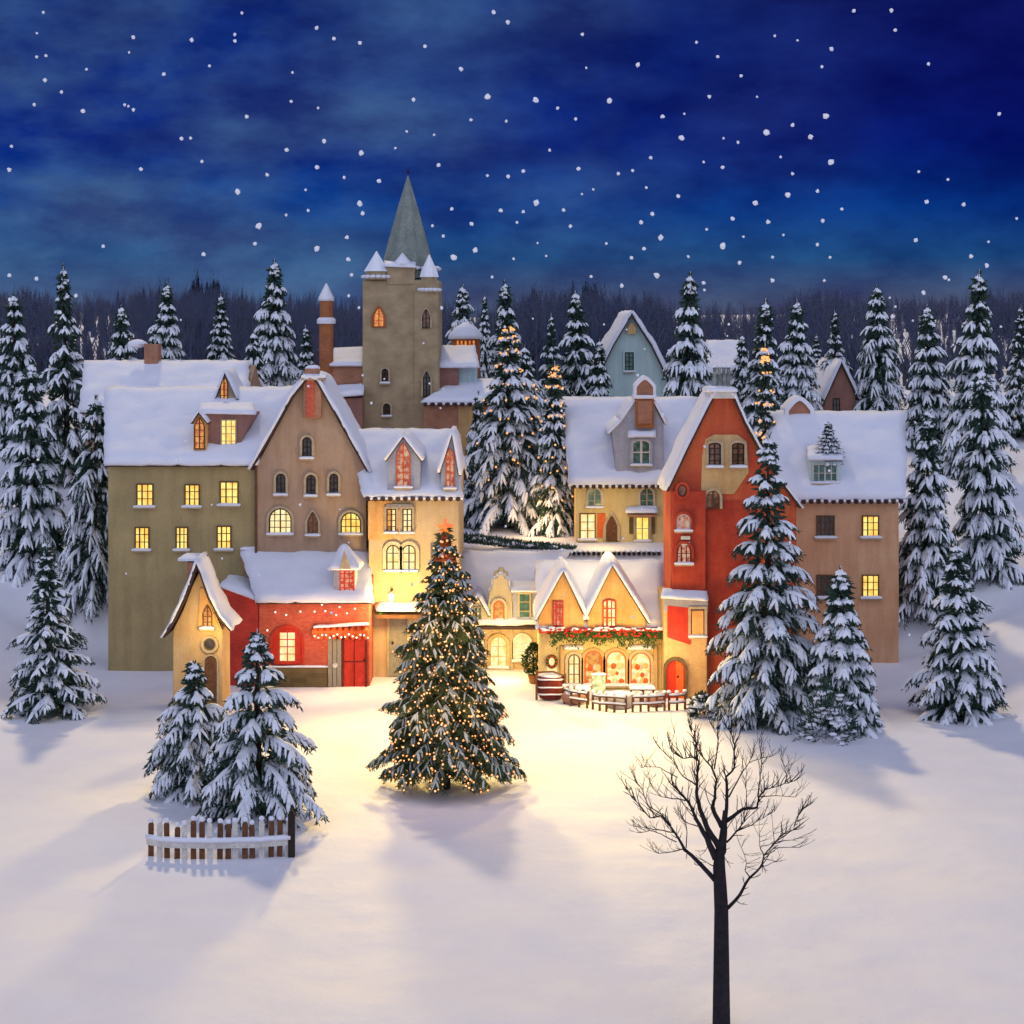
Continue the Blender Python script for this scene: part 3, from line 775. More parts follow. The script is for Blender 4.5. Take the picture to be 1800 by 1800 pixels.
# angled left side wall, running back and to the left
c = MB(); a = (X(395, D+.6), D+.9); zt = Z(1040, D)
xa, xb = X(393, D+.8), X(455, D)
c.add([(xa, D+.6, -.5), (xb-.02, D+.05, -.5), (xb-.02, D+.05, e-.05), (xa, D+.6, e+.55), (xa, D+5, -.5), (xb-.02, D+5, -.5), (xb-.02, D+5, e-.05), (xa, D+5, e+.55)],
      [(0, 1, 2, 3), (5, 4, 7, 6), (4, 0, 3, 7), (3, 2, 6, 7), (1, 5, 6, 2)])
c.build('side_wall', 'crimson', h, bevel=.03)
c = MB(); c.sheet(bil(Vector((xa-.1, D+.4, e+.55)), Vector((xb, D-.1, e-.02)), Vector((xb, D+5, e-.02)), Vector((xa-.1, D+5, e+.55)), 8, 8), .2, .06, .08); c.build('side_wall_snow', 'snow', h, smooth=True)
roof_x(h, 450, 653, 1058, 424, 651, 966, D, 3.6, seed=21, ov=.4)
c = MB(); c.box(X(427, D+3.3), X(487, D+3.3), D+3.2, D+3.75, rz-1.0, rz+.12); c.build('parapet', 'brown', h, bevel=.04)
c = MB(); c.sheet(bil(Vector((X(424, D+3.3), D+3.1, rz+.13)), Vector((X(490, D+3.3), D+3.1, rz+.13)), Vector((X(490, D+3.3), D+3.8, rz+.13)), Vector((X(424, D+3.3), D+3.8, rz+.13)), 12, 5), .14, .04, .04); c.build('parapet_snow', 'snow', h, smooth=True)
# stone plinth
c = MB(); c.box(X(457, D), X(576, D), D-.14, D+.1, -.5, Z(1171, D)); pl = c.build('plinth', 'stone', h, bevel=.03)
c = MB(); c.sheet(bil(Vector((X(456, D), D-.17, Z(1171, D))), Vector((X(577, D), D-.17, Z(1171, D))), Vector((X(577, D), D-.01, Z(1171, D))), Vector((X(456, D), D-.01, Z(1171, D))), 24, 4), .06, .03, .02); c.build('plinth_snow', 'snow', pl, smooth=True)
# arched red recess with yellow window
c = MB(); o1 = outline(X(505, D), Z(1168, D), 52*D/F, 66*D/F, 'round'); o2 = outline(X(504, D), Z(1163, D), 34*D/F, 55*D/F, 'flat')
c.prism(o1, D-.06, D+.02); wo = c.build('window', 'redpaint', h)
c = MB(); o0 = outline(X(505, D), Z(1168, D), 58*D/F, 70*D/F, 'round'); c.ring(o0, o1, D-.14, D); c.build('surround', 'redpaint', wo)
c = MB(); 
for i in range(2):
    for j in range(4):
        x0 = X(492.5+i*14, D); z0 = Z(1161-j*12.8, D); c.box(x0, x0+12*D/F, D-.085, D-.06, z0, z0+11*D/F)
c.build('pane', 'litpale', wo)
c = MB(); c.box(X(603, D), X(645, D), D-.10, D, 0, Z(1115, D)); 
dr_ = c.build('door', 'redpaint', h, bevel=.02)
c = MB()
for px in (603, 644): c.box(X(px, D)-.05, X(px, D)+.05, D-.15, D, -.2, Z(1113, D))
c.box(X(603, D), X(645, D), D-.13, D-.10, Z(1162, D)-.03, Z(1162, D)+.03); c.box(X(623, D)-.02, X(623, D)+.02, D-.12, D-.10, 0, Z(1115, D))
c.build('door_frame', 'redwood', dr_)
c = MB(); c.blob(P(640, 1160, D-.16), .05); c.build('handle', 'dark', dr_)
c = MB()
for k in range(3): c.box(X(577+k*8, D)+.01, X(577+k*8+7.4, D), D-.17, D-.0, -.1, Z(1119, D)-.03*k)
sd_ = c.build('grey_door', 'grey', h)
c = MB(); c.blob(P(589, 1170, D-.2), .12, (1, .5, 1)); c.build('wreath_boss', 'white', sd_)
# awning with lights
c = MB(); aw = MB()
for k in range(9):
    x = 556+k*11; c.lathe(X(x, D), D-.4, [(.02, Z(1098, D)), (.16, Z(1104, D)), (.17, Z(1112, D)), (.05, Z(1121, D))], 8)
c.box(X(551, D), X(648, D), D-.6, D, Z(1109, D), Z(1105, D))
awn = c.build('awning', 'orangepaint', h)
aw.sheet(bil(P(551, 1103, D-.62), P(648, 1098, D-.62), P(648, 1096, D-.02), P(551, 1101, D-.02), 20, 5), .07, .05, .05); aw.build('awning_snow', 'snow', awn, smooth=True)
c = MB(); c.blob((0, 0, 0), .045, seg=6, rings=4, amp=0); bm2 = mesh_of(c, 'light_bulb', 'bulbwhite', True)
def bulbs(parent, pts, mesh=bm2):
    for p in pts:
        o = bpy.data.objects.new('light_bulb', mesh); COL.objects.link(o); o.parent = parent; q = parent; off = Vector((0, 0, 0))
        while q is not None: off += q.location; q = q.parent
        o.location = Vector(p)-off
bulbs(awn, [P(553+k*6.7, 1118+3*math.sin(k*1.9), D-.62) for k in range(15)])
bulbs(h, [P(px, py, D-.12) for px, py in ((484, 1076), (503, 1081), (528, 1075), (553, 1075), (572, 1074), (591, 1081), (610, 1078), (624, 1070), (566, 1063), (597, 1067), (470, 1108))])
# dormer with pyramidal snow roof
dd = ondepth(1042, 1058, 966, D, 3.6, .4)-.2
c = MB(); c.box(X(586, dd), X(625, dd), dd, dd+1.7, Z(1046, dd), Z(998, dd)); d = c.build('dormer', 'lilac', h, bevel=.02)
c = MB(); ap = P(604, 955, dd+.8); cs = [P(577, 1001, dd-.25), P(632, 1001, dd-.25), P(632, 1001, dd-.25)+Vector((0, 2.2, 0)), P(577, 1001, dd-.25)+Vector((0, 2.2, 0))]
for k in range(4):
    c.sheet(bil(cs[k], cs[(k+1) % 4], ap, ap, 8, 9), .09, .03, .03, seed=k)
c.build('dormer_snow', 'snow', d, smooth=True)
c = MB(); c.prism([(X(598, dd), Z(998, dd)), (X(617, dd), Z(998, dd)), (X(606, dd), Z(965, dd))], dd-.34, dd-.1); c.build('dormer_gable', 'trim', d)
window(d, 610, 1000, 1041, 26, dd, 'flat', 'litred', 'redpaint', 3, 5, None, sill=False, deep=True, bar=.06)

# D: cream cottage at left
D = 72.0
h = hroot('cream_cottage', 'small cream cottage with swooping snow roof and round window, left of the red house', 352, D)
gwall(h, [(304, 'g'), (392, 'g'), (391, 1108), (375, 1072), (361, 1030), (350, 1005), (338, 1030), (322, 1072), (304, 1108)], D, 1.9, 'warmcream')
roof_y(h, [(288, 1116), (306, 1088), (324, 1050), (338, 1012), (348, 984)], D, 1.9, .14, 31, ov=.4)
roof_y(h, [(348, 984), (358, 1006), (372, 1046), (390, 1080), (410, 1104)], D, 1.9, .14, 32, ov=.4)
c = MB(); c.prism([(X(348, D), Z(1104, D)), (X(386, D), Z(1104, D)), (X(358, D), Z(1034, D)), (X(352, D), Z(1034, D))], D-.05, D+.01); c.build('gable_panel', 'orange', h)
window(h, 365, 1064, 1103, 17, D-.05, 'point', 'litorange', 'wood', 2, 4, None, sill=True)
window(h, 369, 1121, 1143, 22, D, 'circle', 'glass', 'stone', 1, 1, 'trim', sill=False)
c = MB(); c.prism(outline(X(371, D), 0, 22*D/F, Z(1152, D), 'round'), D-.06, D); d = c.build('door', 'wood', h)
c = MB(); c.ring(outline(X(371, D), -.1, 28*D/F, Z(1152, D)+.17, 'round'), outline(X(371, D), -.1, 22*D/F, Z(1152, D)+.1, 'round'), D-.12, D); c.build('door_frame', 'trim', d)
c = MB(); c.box(X(316, D), X(346, D), D+1.5, D+2.6, Z(1045, D), Z(986, D+2)); c.sheet(bil(P(314, 985, D+1.4), P(349, 985, D+1.4), P(349, 985, D+1.4)+Vector((0, 1.3, 0)), P(314, 985, D+1.4)+Vector((0, 1.3, 0)), 7, 7), .18, .04, .03, mi=1); c.build('chimney', ['brown', 'snow'], h)

# E: small cream shop house in the middle
D = 80.6
h = hroot('little_shop_house', 'little cream and grey house with a curved gable, left of the orange gabled shop', 880, D)
body_x(h, 806, 946, D, 1096, 975, 5, 'cream')
roof_x(h, 800, 949, 1098, 808, 1000, 973, D, 5, seed=41, ov=.45)
gp = [(858, 1094), (858, 1060), (861, 1040), (866, 1030), (867, 1018), (874, 1016), (877, 1010), (884, 1010), (887, 1016), (893, 1019), (894, 1031), (899, 1042), (901, 1060), (901, 1094)]
gd = gwall(h, gp, D-.3, 2.5, 'palecream', 'curved_gable')
c = MB()
for a_, b_ in zip(gp[2:-2], gp[3:-1]): c.tube([P(a_[0], a_[1]-1, D-.1), P(b_[0], b_[1]-1, D-.1)], .10, 7)
c.build('gable_snow', 'snow', gd, smooth=True)
window(gd, 877, 1055, 1090, 20, D-.3, 'round', 'litorange', 'orangepaint', 1, 1, 'palecream', sill=False, deep=True)
c = MB(); c.box(X(902, D), X(944, D), D-.25, D+2, Z(1095, D), Z(1040, D)); bd = c.build('dormer', 'greyglass' if False else 'lilac', h)
c = MB(); c.sheet(bil(P(899, 1040, D-.5), P(948, 1040, D-.5), P(948, 1024, D+1.8), P(899, 1024, D+1.8), 12, 8), .16, .04, .05); c.build('dormer_snow', 'snow', bd, smooth=True)
window(bd, 922, 1042, 1090, 22, D-.25, 'flat', 'teal', 'yellow', 1, 3, None, deep=True)
c = MB(); c.box(X(806, D), X(855, D), D-.2, D+1, Z(1095, D), Z(1066, D)); c.build('yellow_wall_panel', 'yellow', h)
dormer(h, [(812, 1092), (840, 1045), (860, 1080)], 1094, D-.35, 2.5, 'palecream', dict(cx=840, top=1066, bot=1090, w=14, arch='flat', pane='teal', frame='trim', cols=2, rows=2, sill=False), t=.14)
c = MB(); c.box(X(804, D), X(947, D), D-.55, D-.4, Z(1103, D), Z(1098, D)); c.build('gutter', 'tile', h)
window(h, 876, 1118, 1172, 30, D, 'round', 'litshop', 'trim', 2, 3, 'warmcream', surw=.14)
window(h, 918, 1116, 1160, 28, D, 'round', 'litpale', 'white', 2, 3, 'white', surw=.1)
window(h, 840, 1118, 1160, 26, D, 'round', 'litpale', 'trim', 2, 3, 'trim')
c = MB(); c.box(X(897, D), X(902, D), D-.12, D, -.2, Z(1105, D)); c.build('pilaster', 'trim', h)

# F: the shop with two orange gables
D = 76.0
h = hroot('gabled_shop', 'shop with two pointed orange gables, a red and green garland and four glowing arched windows', 1052, D)
body_x(h, 947, 1163, D, 1102, 990, 4.6, 'yellow')
roof_x(h, 944, 1164, 1104, 944, 1166, 990, D, 4.6, seed=51, ov=.3)
def biggable(prof, base, D, mat, win, t, nm='gable'):
    return dormer(h, prof, base, D, 3.6, mat, win, t, nm, ov=.25, inset=5)
g1 = biggable([(942, 1087), (990, 1000), (1032, 1087)], 1105, D-.42, 'orange', dict(cx=981, top=1056, bot=1101, w=19, arch='flat', pane='litred', frame='redpaint', cols=3, rows=4, sill=False, bar=.06), .2)
g2 = biggable([(1028, 1087), (1076, 990), (1140, 1092)], 1105, D-.42, 'orange', dict(cx=1071, top=1053, bot=1102, w=24, arch='seg', pane='litshop', frame='redpaint', cols=3, rows=3, sill=False, bar=.07), .2)
c = MB(); c.box(X(946, D), X(1163, D), D-.62, D-.02, Z(1113, D-.6), Z(1105, D-.6)); bm_ = c.build('beam', 'redpaint', h, bevel=.03)
rnd = random.Random(8)
c = MB()
for i in range(1100):
    px = rnd.uniform(968, 1163); py = 1110+abs(rnd.gauss(0, 9))*(1+.4*math.sin(px*.15)); p = P(px, min(py, 1136), D-.66+rnd.uniform(-.1, .08))
    d_ = Vector((rnd.uniform(-1, 1), rnd.uniform(-.6, .2), rnd.uniform(-1.3, .2))).normalized(); s_ = d_.cross(Vector((0, 1, .2))).normalized()*.03
    L = rnd.uniform(.12, .25); c.add([p, p+d_*L*.5+s_, p+d_*L, p+d_*L*.5-s_], [(0, 1, 2, 3)], 0)
for i in range(70): c.blob(P(rnd.uniform(968, 1163), rnd.uniform(1106, 1120), D-.78), .055, seg=6, rings=4, mi=1)
for i in range(50): c.blob(P(rnd.uniform(950, 1163), rnd.uniform(1103, 1108), D-.70), .09, (1.6, .8, .5), seg=7, rings=4, mi=2, seed=i)
c.build('garland', ['brightgreen', 'redpaint', 'snow'], h)
# arches
arch = MB()
for k, (cx, w, t) in enumerate(((1009, 21, 1149), (1043, 32, 1143), (1083, 36, 1143), (1126, 36, 1146))):
    pane = ('litpale', 'litorange', 'litshop', 'litshop')[k]
    wo = window(h, cx, t, 1203, w, D, 'round', pane, 'orangepaint' if k else 'wood', 2 if k == 0 else 1, 3 if k == 0 else 1, 'palecream' if k % 3 == 0 else 'warmcream', sill=True, surw=.13)
    if k:
        c = MB()      # goods behind the glass
        for i in range(12):
            x = cx-w*.34+(i % 4)*w*.2+rnd.uniform(-1, 1); y_ = 1198-(i//4)*13+rnd.uniform(-2, 2)
            c.blob(P(x, y_, D-.04), .10*rnd.uniform(.7, 1.3), (1, .3, 1.2), mi=i % 3, seed=i, seg=8)
        c.build('shop_goods', ['orangepaint', 'white', 'yellow'], wo)
c = MB()
for x0, x1 in ((993, 1024), (1105, 1149)):
    c.sheet(bil(P(x0, 1141, D-.35), P(x1, 1141, D-.35), P(x1, 1135, D), P(x0, 1135, D), 10, 4), .12, .04, .05)
c.build('hood_snow', 'snow', h, smooth=True)
c = MB(); c.prism(outline(X(970, D), Z(1200, D), 17*D/F, 45*D/F, 'round'), D-.05, D); d = c.build('niche', 'litpale', h)
c = MB(); pts = [P(970+8*math.cos(a), 1163+10*math.sin(a), D-.12) for a in [k*math.pi/8 for k in range(17)]]; c.tube(pts, .07, 6)
for k in range(10): c.blob(P(970+8*math.cos(k*.63), 1163+10*math.sin(k*.63), D-.2), .045, mi=1, seg=6, rings=4)
c.build('wreath', ['brightgreen', 'redpaint'], d)
c = MB()
for px in (988, 1152): c.box(X(px-3, D), X(px+3, D), D-.16, D, -.2, Z(1134, D))
c.build('pilaster', 'warmcream', h)

# G: yellow house on the terrace
D = 90.0
h = hroot('yellow_house', 'yellow terrace house with wide snow roof, pale dormer and teal arched windows', 1085, D, 4.4)
body_x(h, 1012, 1172, D, 850, 702, 5, 'yellow', zb=3.5)
roof_x(h, 1003, 1176, 852, 986, 1228, 702, D, 5, seed=61, tiles=True, t=.3)
dd = ondepth(838, 852, 702, D, 5)-.1
c = MB(); poly = [(1084, 838), (1168, 838), (1166, 745), (1150, 712), (1112, 706), (1090, 742), (1076, 756)]
d = gwall(h, poly, dd, 3.6, 'lilac', 'dormer')
c = MB()
for a_, b_ in (((1070, 762), (1092, 740)), ((1092, 740), (1116, 704)), ((1150, 706), (1172, 748))):
    p0 = P(*a_, dd-.25); p1 = P(*b_, dd-.25); dv = Vector((0, 3.8, 0)); c.sheet(bil(p0, p1, p1+dv, p0+dv, 7, 10), .2, .05, .04, seed=a_[0])
c.build('dormer_snow', 'snow', d, smooth=True)
window(d, 1127, 773, 817, 32, dd, 'seg', 'teal', 'white', 2, 2, 'lilac', deep=True, bar=.09)
c = MB(); c.sheet(bil(P(1105, 768, dd-.4), P(1152, 768, dd-.4), P(1152, 758, dd), P(1105, 758, dd), 12, 5), .14, .04, .04); c.build('hood_snow', 'snow', d, smooth=True)
c = MB(); c.box(X(1117, dd), X(1149, dd), dd-.28, dd+.9, Z(752, dd), Z(697, dd)); ch = c.build('chimney', 'brickorange', h, bevel=.03)
c = MB(); c.box(X(1121, dd), X(1145, dd), dd-.34, dd-.28, Z(744, dd), Z(704, dd)); c.build('brick_panel', 'brown', ch)
c = MB(); c.box(X(1113, dd), X(1153, dd), dd-.4, dd+1, Z(700, dd), Z(694, dd)); c.prism(outline(X(1133, dd), Z(694, dd), 30*dd/F, 28*dd/F, 'point'), dd-.2, dd+.7, 1)
c.ring(outline(X(1133, dd), Z(694, dd), 38*dd/F, 34*dd/F, 'point'), outline(X(1133, dd), Z(694, dd), 29*dd/F, 27*dd/F, 'point'), dd-.28, dd+.8, 0)
c.build('chimney_cap', ['snow', 'brown'], ch)
for cx in (1045, 1137): window(h, cx, 857, 891, 25, D, 'round', 'teal', 'trim', 2, 3, 'white', surw=.05)
window(h, 1033, 902, 948, 28, D, 'flat', 'litpale', 'wood', 2, 3, None)
c = MB(); c.box(X(1050, D), X(1064, D), D-.08, D, Z(944, D), Z(902, D)); c.build('shutter', 'orangepaint', h)
c = MB(); c.prism(outline(X(1075, D), Z(950, D), 20*D/F, 44*D/F, 'point'), D-.05, D); d = c.build('door', 'wood', h)
c = MB(); c.ring(outline(X(1075, D), Z(951, D), 30*D/F, 52*D/F, 'point'), outline(X(1075, D), Z(951, D), 20*D/F, 45*D/F, 'point'), D-.1, D); c.build('door_frame', 'trim', d)
window(h, 1129, 908, 950, 24, D, 'flat', 'lit', 'trim', 2, 2, 'trim')
for px in (1111, 1146):
    c = MB(); c.box(X(px-5, D), X(px+5, D), D-.09, D, Z(938, D), Z(906, D)); c.build('shutter', 'stone', h)
c = MB(); c.box(X(1103, D), X(1153, D), D-.7, D, Z(906, D), Z(902, D)); cp = c.build('canopy', 'brown', h)
c = MB(); c.sheet(bil(P(1101, 901, D-.75), P(1155, 901, D-.75), P(1155, 893, D), P(1101, 893, D), 12, 6), .14, .04, .05); c.build('canopy_snow', 'snow', cp, smooth=True)

# retaining wall with balustrade of snowy logs
D = 87.2
h = thing('retaining_wall', 'reddish retaining wall topped with snow-capped log ends above the orange gabled shop', 'wall', (X(1040, D), D, 3.5))
c = MB(); c.box(X(860, D), X(1166, D), D, D+.5, 2.8, Z(976, D)); c.build('wall', 'brown', h, bevel=.03)
for k in range(34):
    px = 868+k*8.8
    c = MB(); c.tube([P(px, 973-.0, D-.25), P(px, 973, D+.7)], .10, 8); c.blob(P(px, 969, D+.1), .12, (1, 3, .7), 1, seed=k, seg=8); c.build('log_end', ['dark', 'snow'], h)
# hedge
D = 87.8
hd = MB(); hs_ = MB(); rnd = random.Random(12)
for i in range(2600):
    px = rnd.uniform(795, 1010); py = lerp(948, 972, (px-795)/215)+rnd.uniform(-6, 5); p = P(px, py, D+rnd.uniform(-.4, .4))
    d_ = Vector((rnd.uniform(-.6, .6), rnd.uniform(-.6, .6), rnd.uniform(.2, 1.2))).normalized(); s_ = d_.cross(Vector((0, 1, .2))).normalized()*.03; L = rnd.uniform(.15, .4)
    hd.add([p, p+d_*L*.5+s_, p+d_*L, p+d_*L*.5-s_], [(0, 1, 2, 3)], 0)
for i in range(60):
    px = 795+i*3.6; hd.blob(P(px, lerp(946, 970, (px-795)/215)-3+rnd.uniform(-2, 3), D+rnd.uniform(-.3, .3)), .16, (1.3, 1, .6), 1, seed=i, seg=8)
o = hd.build('hedge', ['needle', 'snow']); tag(o, 'low dark snow-dusted hedge along the terrace edge behind the little cream house', 'hedge')

# H: red tower house
D = 75.0
h = hroot('red_tower_house', 'tall red and orange house with a steep gable, snow-capped chimney and two brown arched windows', 1260, D)
gwall(h, [(1178, 'g'), (1400, 'g'), (1400, 884), (1372, 850), (1338, 800), (1308, 745), (1290, 700), (1250, 700), (1238, 732), (1208, 792), (1178, 852)], D, 3.4, 'redorange')
roof_y(h, [(1170, 862), (1206, 785), (1236, 725), (1252, 694), (1268, 688)], D, 3.6, .16, 71)
roof_y(h, [(1268, 688), (1290, 694), (1310, 740), (1340, 795), (1376, 848), (1408, 890)], D, 3.6, .16, 72)
c = MB(); c.box(X(1181, D), X(1240, D), D-.22, D+.05, Z(1040, D), Z(862, D)); pa = c.build('pilaster_wall', 'red', h, bevel=.04)
c = MB(); c.prism([(X(a_, D), Z(b_, D)) for a_, b_ in ((1232, 868), (1234, 800), (1240, 772), (1255, 764), (1296, 764), (1312, 776), (1316, 830), (1290, 868))], D-.05, D+.02); c.build('cream_wall_panel', 'warmcream', h)
c = MB(); c.box(X(1241, D), X(1330, D), D-.03, D+.02, 2, Z(880, D)); c.build('red_wall_panel', 'red', h)
for cx in (1256, 1297): window(h, cx, 778, 820, 22, D-.05, 'seg', 'rust', 'dark', 2, 4, 'trim')
window(h, 1253, 862, 894, 24, D-.03, 'round', 'rust', 'wood', 2, 2, 'trim', sill=False)
window(h, 1199, 851, 873, 17, D-.22, 'circle', 'rust', 'redwood', 1, 1, 'red', sill=False)
window(h, 1201, 903, 932, 24, D-.22, 'round', 'litred', 'white', 3, 2, 'red', bar=.03)
window(h, 1202, 955, 990, 26, D-.22, 'round', 'litred', 'redwood', 3, 2, 'red', bar=.05)
c = MB()
for k in range(2):
    c.box(X(1196, D), X(1212, D), D-.30, D-.22, Z(945+10*k, D)-.05, Z(941+10*k, D))
c.build('decorative_tiles', 'white', h)
# lower cream tower
c = MB(); c.box(X(1166, D), X(1241, D), D-.5, D+3, -.5, Z(1050, D)); lt = c.build('lower_wall', 'warmcream', h, bevel=.05)
c = MB(); c.sheet(bil(P(1163, 1050, D-.62), P(1244, 1056, D-.62), P(1242, 1040, D-.1), P(1166, 1036, D-.1), 16, 7), .12, .04, .05); c.build('ledge_snow', 'snow', lt, smooth=True)
c = MB(); c.box(X(1165, D), X(1242, D), D-.56, D-.5, Z(1076, D-.5), Z(1052, D-.5)); c.build('ledge', 'ledge', lt)
E_ = D-.5
c = MB(); c.prism([(X(1173, E_), Z(1120, E_)), (X(1213, E_), Z(1133, E_)), (X(1211, E_), Z(1068, E_)), (X(1173, E_), Z(1064, E_))], E_-.07, E_); c.build('shutter', 'redpaint', h)
window(h, 1226, 1070, 1118, 24, E_, 'flat', 'glass', 'wood', 1, 1, 'trim')
c = MB(); c.box(X(1216, E_), X(1236, E_), E_-.10, E_-.06, Z(1115, E_), Z(1073, E_)); c.build('window_blind', 'orange', h)
c = MB(); c.prism(outline(X(1187, E_), 0, 33*E_/F, Z(1160, E_), 'round'), E_-.05, E_); d = c.build('door', 'redpaint', h)
c = MB(); c.prism([(X(1188, E_), 0), (X(1201, E_), 0), (X(1201, E_), Z(1172, E_)), (X(1196, E_), Z(1164, E_)), (X(1188, E_), Z(1161, E_))], E_-.09, E_-.05); c.build('door_leaf', 'orangepaint', d)
c = MB(); c.ring(outline(X(1187, E_), -.1, 42*E_/F, Z(1160, E_)+.25, 'round'), outline(X(1187, E_), -.1, 33*E_/F, Z(1160, E_)+.1, 'round'), E_-.15, E_); c.build('door_frame', 'stone', d)
c = MB(); c.blob((X(1191, E_), E_-.12, 1.0), .05); c.build('handle', 'dark', d)
# chimney cap
c = MB(); c.box(X(1247, D), X(1292, D), D-.35, D+1.3, Z(700, D), Z(688, D)); cc = c.build('chimney', 'white', h, bevel=.03)
c = MB(); c.sheet(bil(P(1243, 688, D-.42), P(1296, 688, D-.42), P(1296, 688, D-.42)+Vector((0, 1.9, 0)), P(1243, 688, D-.42)+Vector((0, 1.9, 0)), 12, 10), .2, .06, .05)
c.build('chimney_snow', 'snow', cc, smooth=True)
for k in range(4):
    c = MB(); x = X(1258+k*8, D); c.lathe(x, D+.3, [(.09, Z(686, D)), (.08, Z(650, D)), (.10, Z(648, D)), (.02, Z(643, D))], 8); c.blob((x, D+.3, Z(644, D)), .12, (1, 1, .6), 1, seed=k, seg=8); c.build('chimney_pot', ['greyglass', 'snow'], cc)

# I: tan house at right
D = 82.0
h = hroot('tan_house', 'tan house with broad snow roof and teal roof window, behind the tallest fir', 1470, D)
body_x(h, 1372, 1580, D, 876, 726, 5, 'tan')
roof_x(h, 1366, 1590, 878, 1345, 1590, 726, D, 5, seed=81, tiles=True)
window(h, 1451, 906, 944, 32, D, 'flat', 'glass', 'wood', 4, 3, None)
window(h, 1530, 906, 944, 30, D, 'flat', 'lit', 'wood', 3, 3, None)
window(h, 1530, 1010, 1050, 30, D, 'flat', 'lit', 'wood', 3, 3, None)
window(h, 1450, 1010, 1050, 30, D, 'flat', 'glass', 'wood', 3, 3, None)
dd = ondepth(855, 878, 726, D, 5)-.1
c = MB(); c.prism([(X(1424, dd), Z(855, dd)), (X(1478, dd), Z(855, dd)), (X(1478, dd), Z(812, dd)), (X(1424, dd), Z(808, dd))], dd, dd+2.4); d = c.build('dormer', 'bluewall', h)
c = MB(); c.sheet(bil(P(1420, 808, dd-.25), P(1482, 808, dd-.25), P(1482, 785, dd+2), P(1420, 785, dd+2), 14, 8), .18, .05, .05); c.build('dormer_snow', 'snow', d, smooth=True)
window(d, 1450, 815, 848, 44, dd, 'flat', 'teal', 'white', 4, 2, None, deep=True)
E2 = D+4.6
c = MB(); c.prism(outline(X(1405, E2), Z(740, E2), 40*E2/F, 38*E2/F, 'point'), E2, E2+1.5); d = c.build('dormer', 'brown', h)
c = MB(); c.ring(outline(X(1405, E2), Z(740, E2), 52*E2/F, 44*E2/F, 'point'), outline(X(1405, E2), Z(740, E2), 38*E2/F, 36*E2/F, 'point'), E2-.15, E2+1.4); c.build('dormer_snow', 'snow', d)
# small fir over the roof window
zz = Z(812, dd+.6)
place_conifer(far_kinds[0], 'fir_tree', 'small snowy fir rising over the teal roof window of the tan house', (X(1456, dd+.6), dd+.6, zz), (.42, .42, .24), 1.1)

# J: pale blue house
D = 118.0
h = hroot('pale_blue_house', 'pale blue gabled house alone on the hillside with one dark narrow window', 1110, D, 9.5)
gwall(h, [(1056, (0, 8.0)), (1174, (0, 8.0)), (1172, 664), (1145, 610), (1118, 568), (1110, 553), (1102, 568), (1078, 610), (1056, 652)], D, 9, 'bluewall')
roof_y(h, [(1046, 668), (1076, 606), (1100, 566), (1110, 549)], D, 9, .3, 91, ov=.5)
roof_y(h, [(1110, 549), (1120, 566), (1146, 606), (1180, 676)], D, 9, .3, 92, ov=.5)
window(h, 1106, 619, 653, 16, D, 'flat', 'teal', 'dark', 2, 4, 'bluewall')
c = MB(); c.prism(outline(X(1110, D), Z(587, D), 15*D/F, 20*D/F, 'point'), D-.3, D); c.build('attic_hatch', 'warmcream', h)
# K
D = 128.0
h = hroot('far_cottage', 'far cottage showing only its snow roof, right of the largest hillside fir', 1272, D, 11)
body_x(h, 1240, 1306, D, 655, 603, 4, 'lilac', zb=9)
roof_x(h, 1234, 1312, 656, 1243, 1304, 602, D, 4, seed=95, t=.4)
# L
D = 118.0
h = hroot('pink_gabled_house', 'small pink gabled house at the right edge on the hillside', 1475, D, 10)
gwall(h, [(1448, (0, 8.0)), (1505, (0, 8.0)), (1503, 690), (1478, 640), (1450, 700)], D, 7, 'mauve')
roof_y(h, [(1443, 712), (1478, 634), (1510, 702)], D, 7, .3, 96)
window(h, 1470, 700, 725, 12, D, 'flat', 'glass', 'dark', 2, 2, None)
# M: side building with pinkish roof behind G/H
D = 97.0
h = hroot('rear_cottage', 'mauve walled cottage between the yellow house and the red tower house gable', 1205, D, 4)
gwall(h, [(1165, (0, 3.5)), (1245, (0, 3.5)), (1245, 731), (1170, 731)], D, 5, 'mauve')
c = MB(); c.sheet(bil(P(1160, 731, D-.3), P(1250, 731, D-.3), P(1250, 722, D+5), P(1165, 722, D+5), 14, 12), .25, .06, .06); c.build('roof_snow', 'snow', h, smooth=True)

# ---------------------------------------------------------------- church
D = 105.0
zb = 5.0
ch = hroot('church', 'old stone church with a tall tower, grey spire and snow-topped corner turrets', 705, D, zb, 'church')
def bx(x0, x1, y0, y1, D0, dep, mat, name, bev=.04, parent=ch):
    c = MB(); zt = Z(y0, D0); zl = zb-.8 if y1 == 'g' else Z(y1, D0)
    c.box(X(x0, D0), X(x1, D0), D0, D0+dep, zl, zt); return c.build(name, mat, parent, bevel=bev)
tw = bx(637, 772, 492, 'g', D, 4.7, 'tower', 'tower', .12)
c = MB(); c.box(X(680, D), X(729, D), D-.08, D+1.2, Z(500, D), Z(468, D)); c.build('tower_parapet', 'tower', ch, bevel=.04)
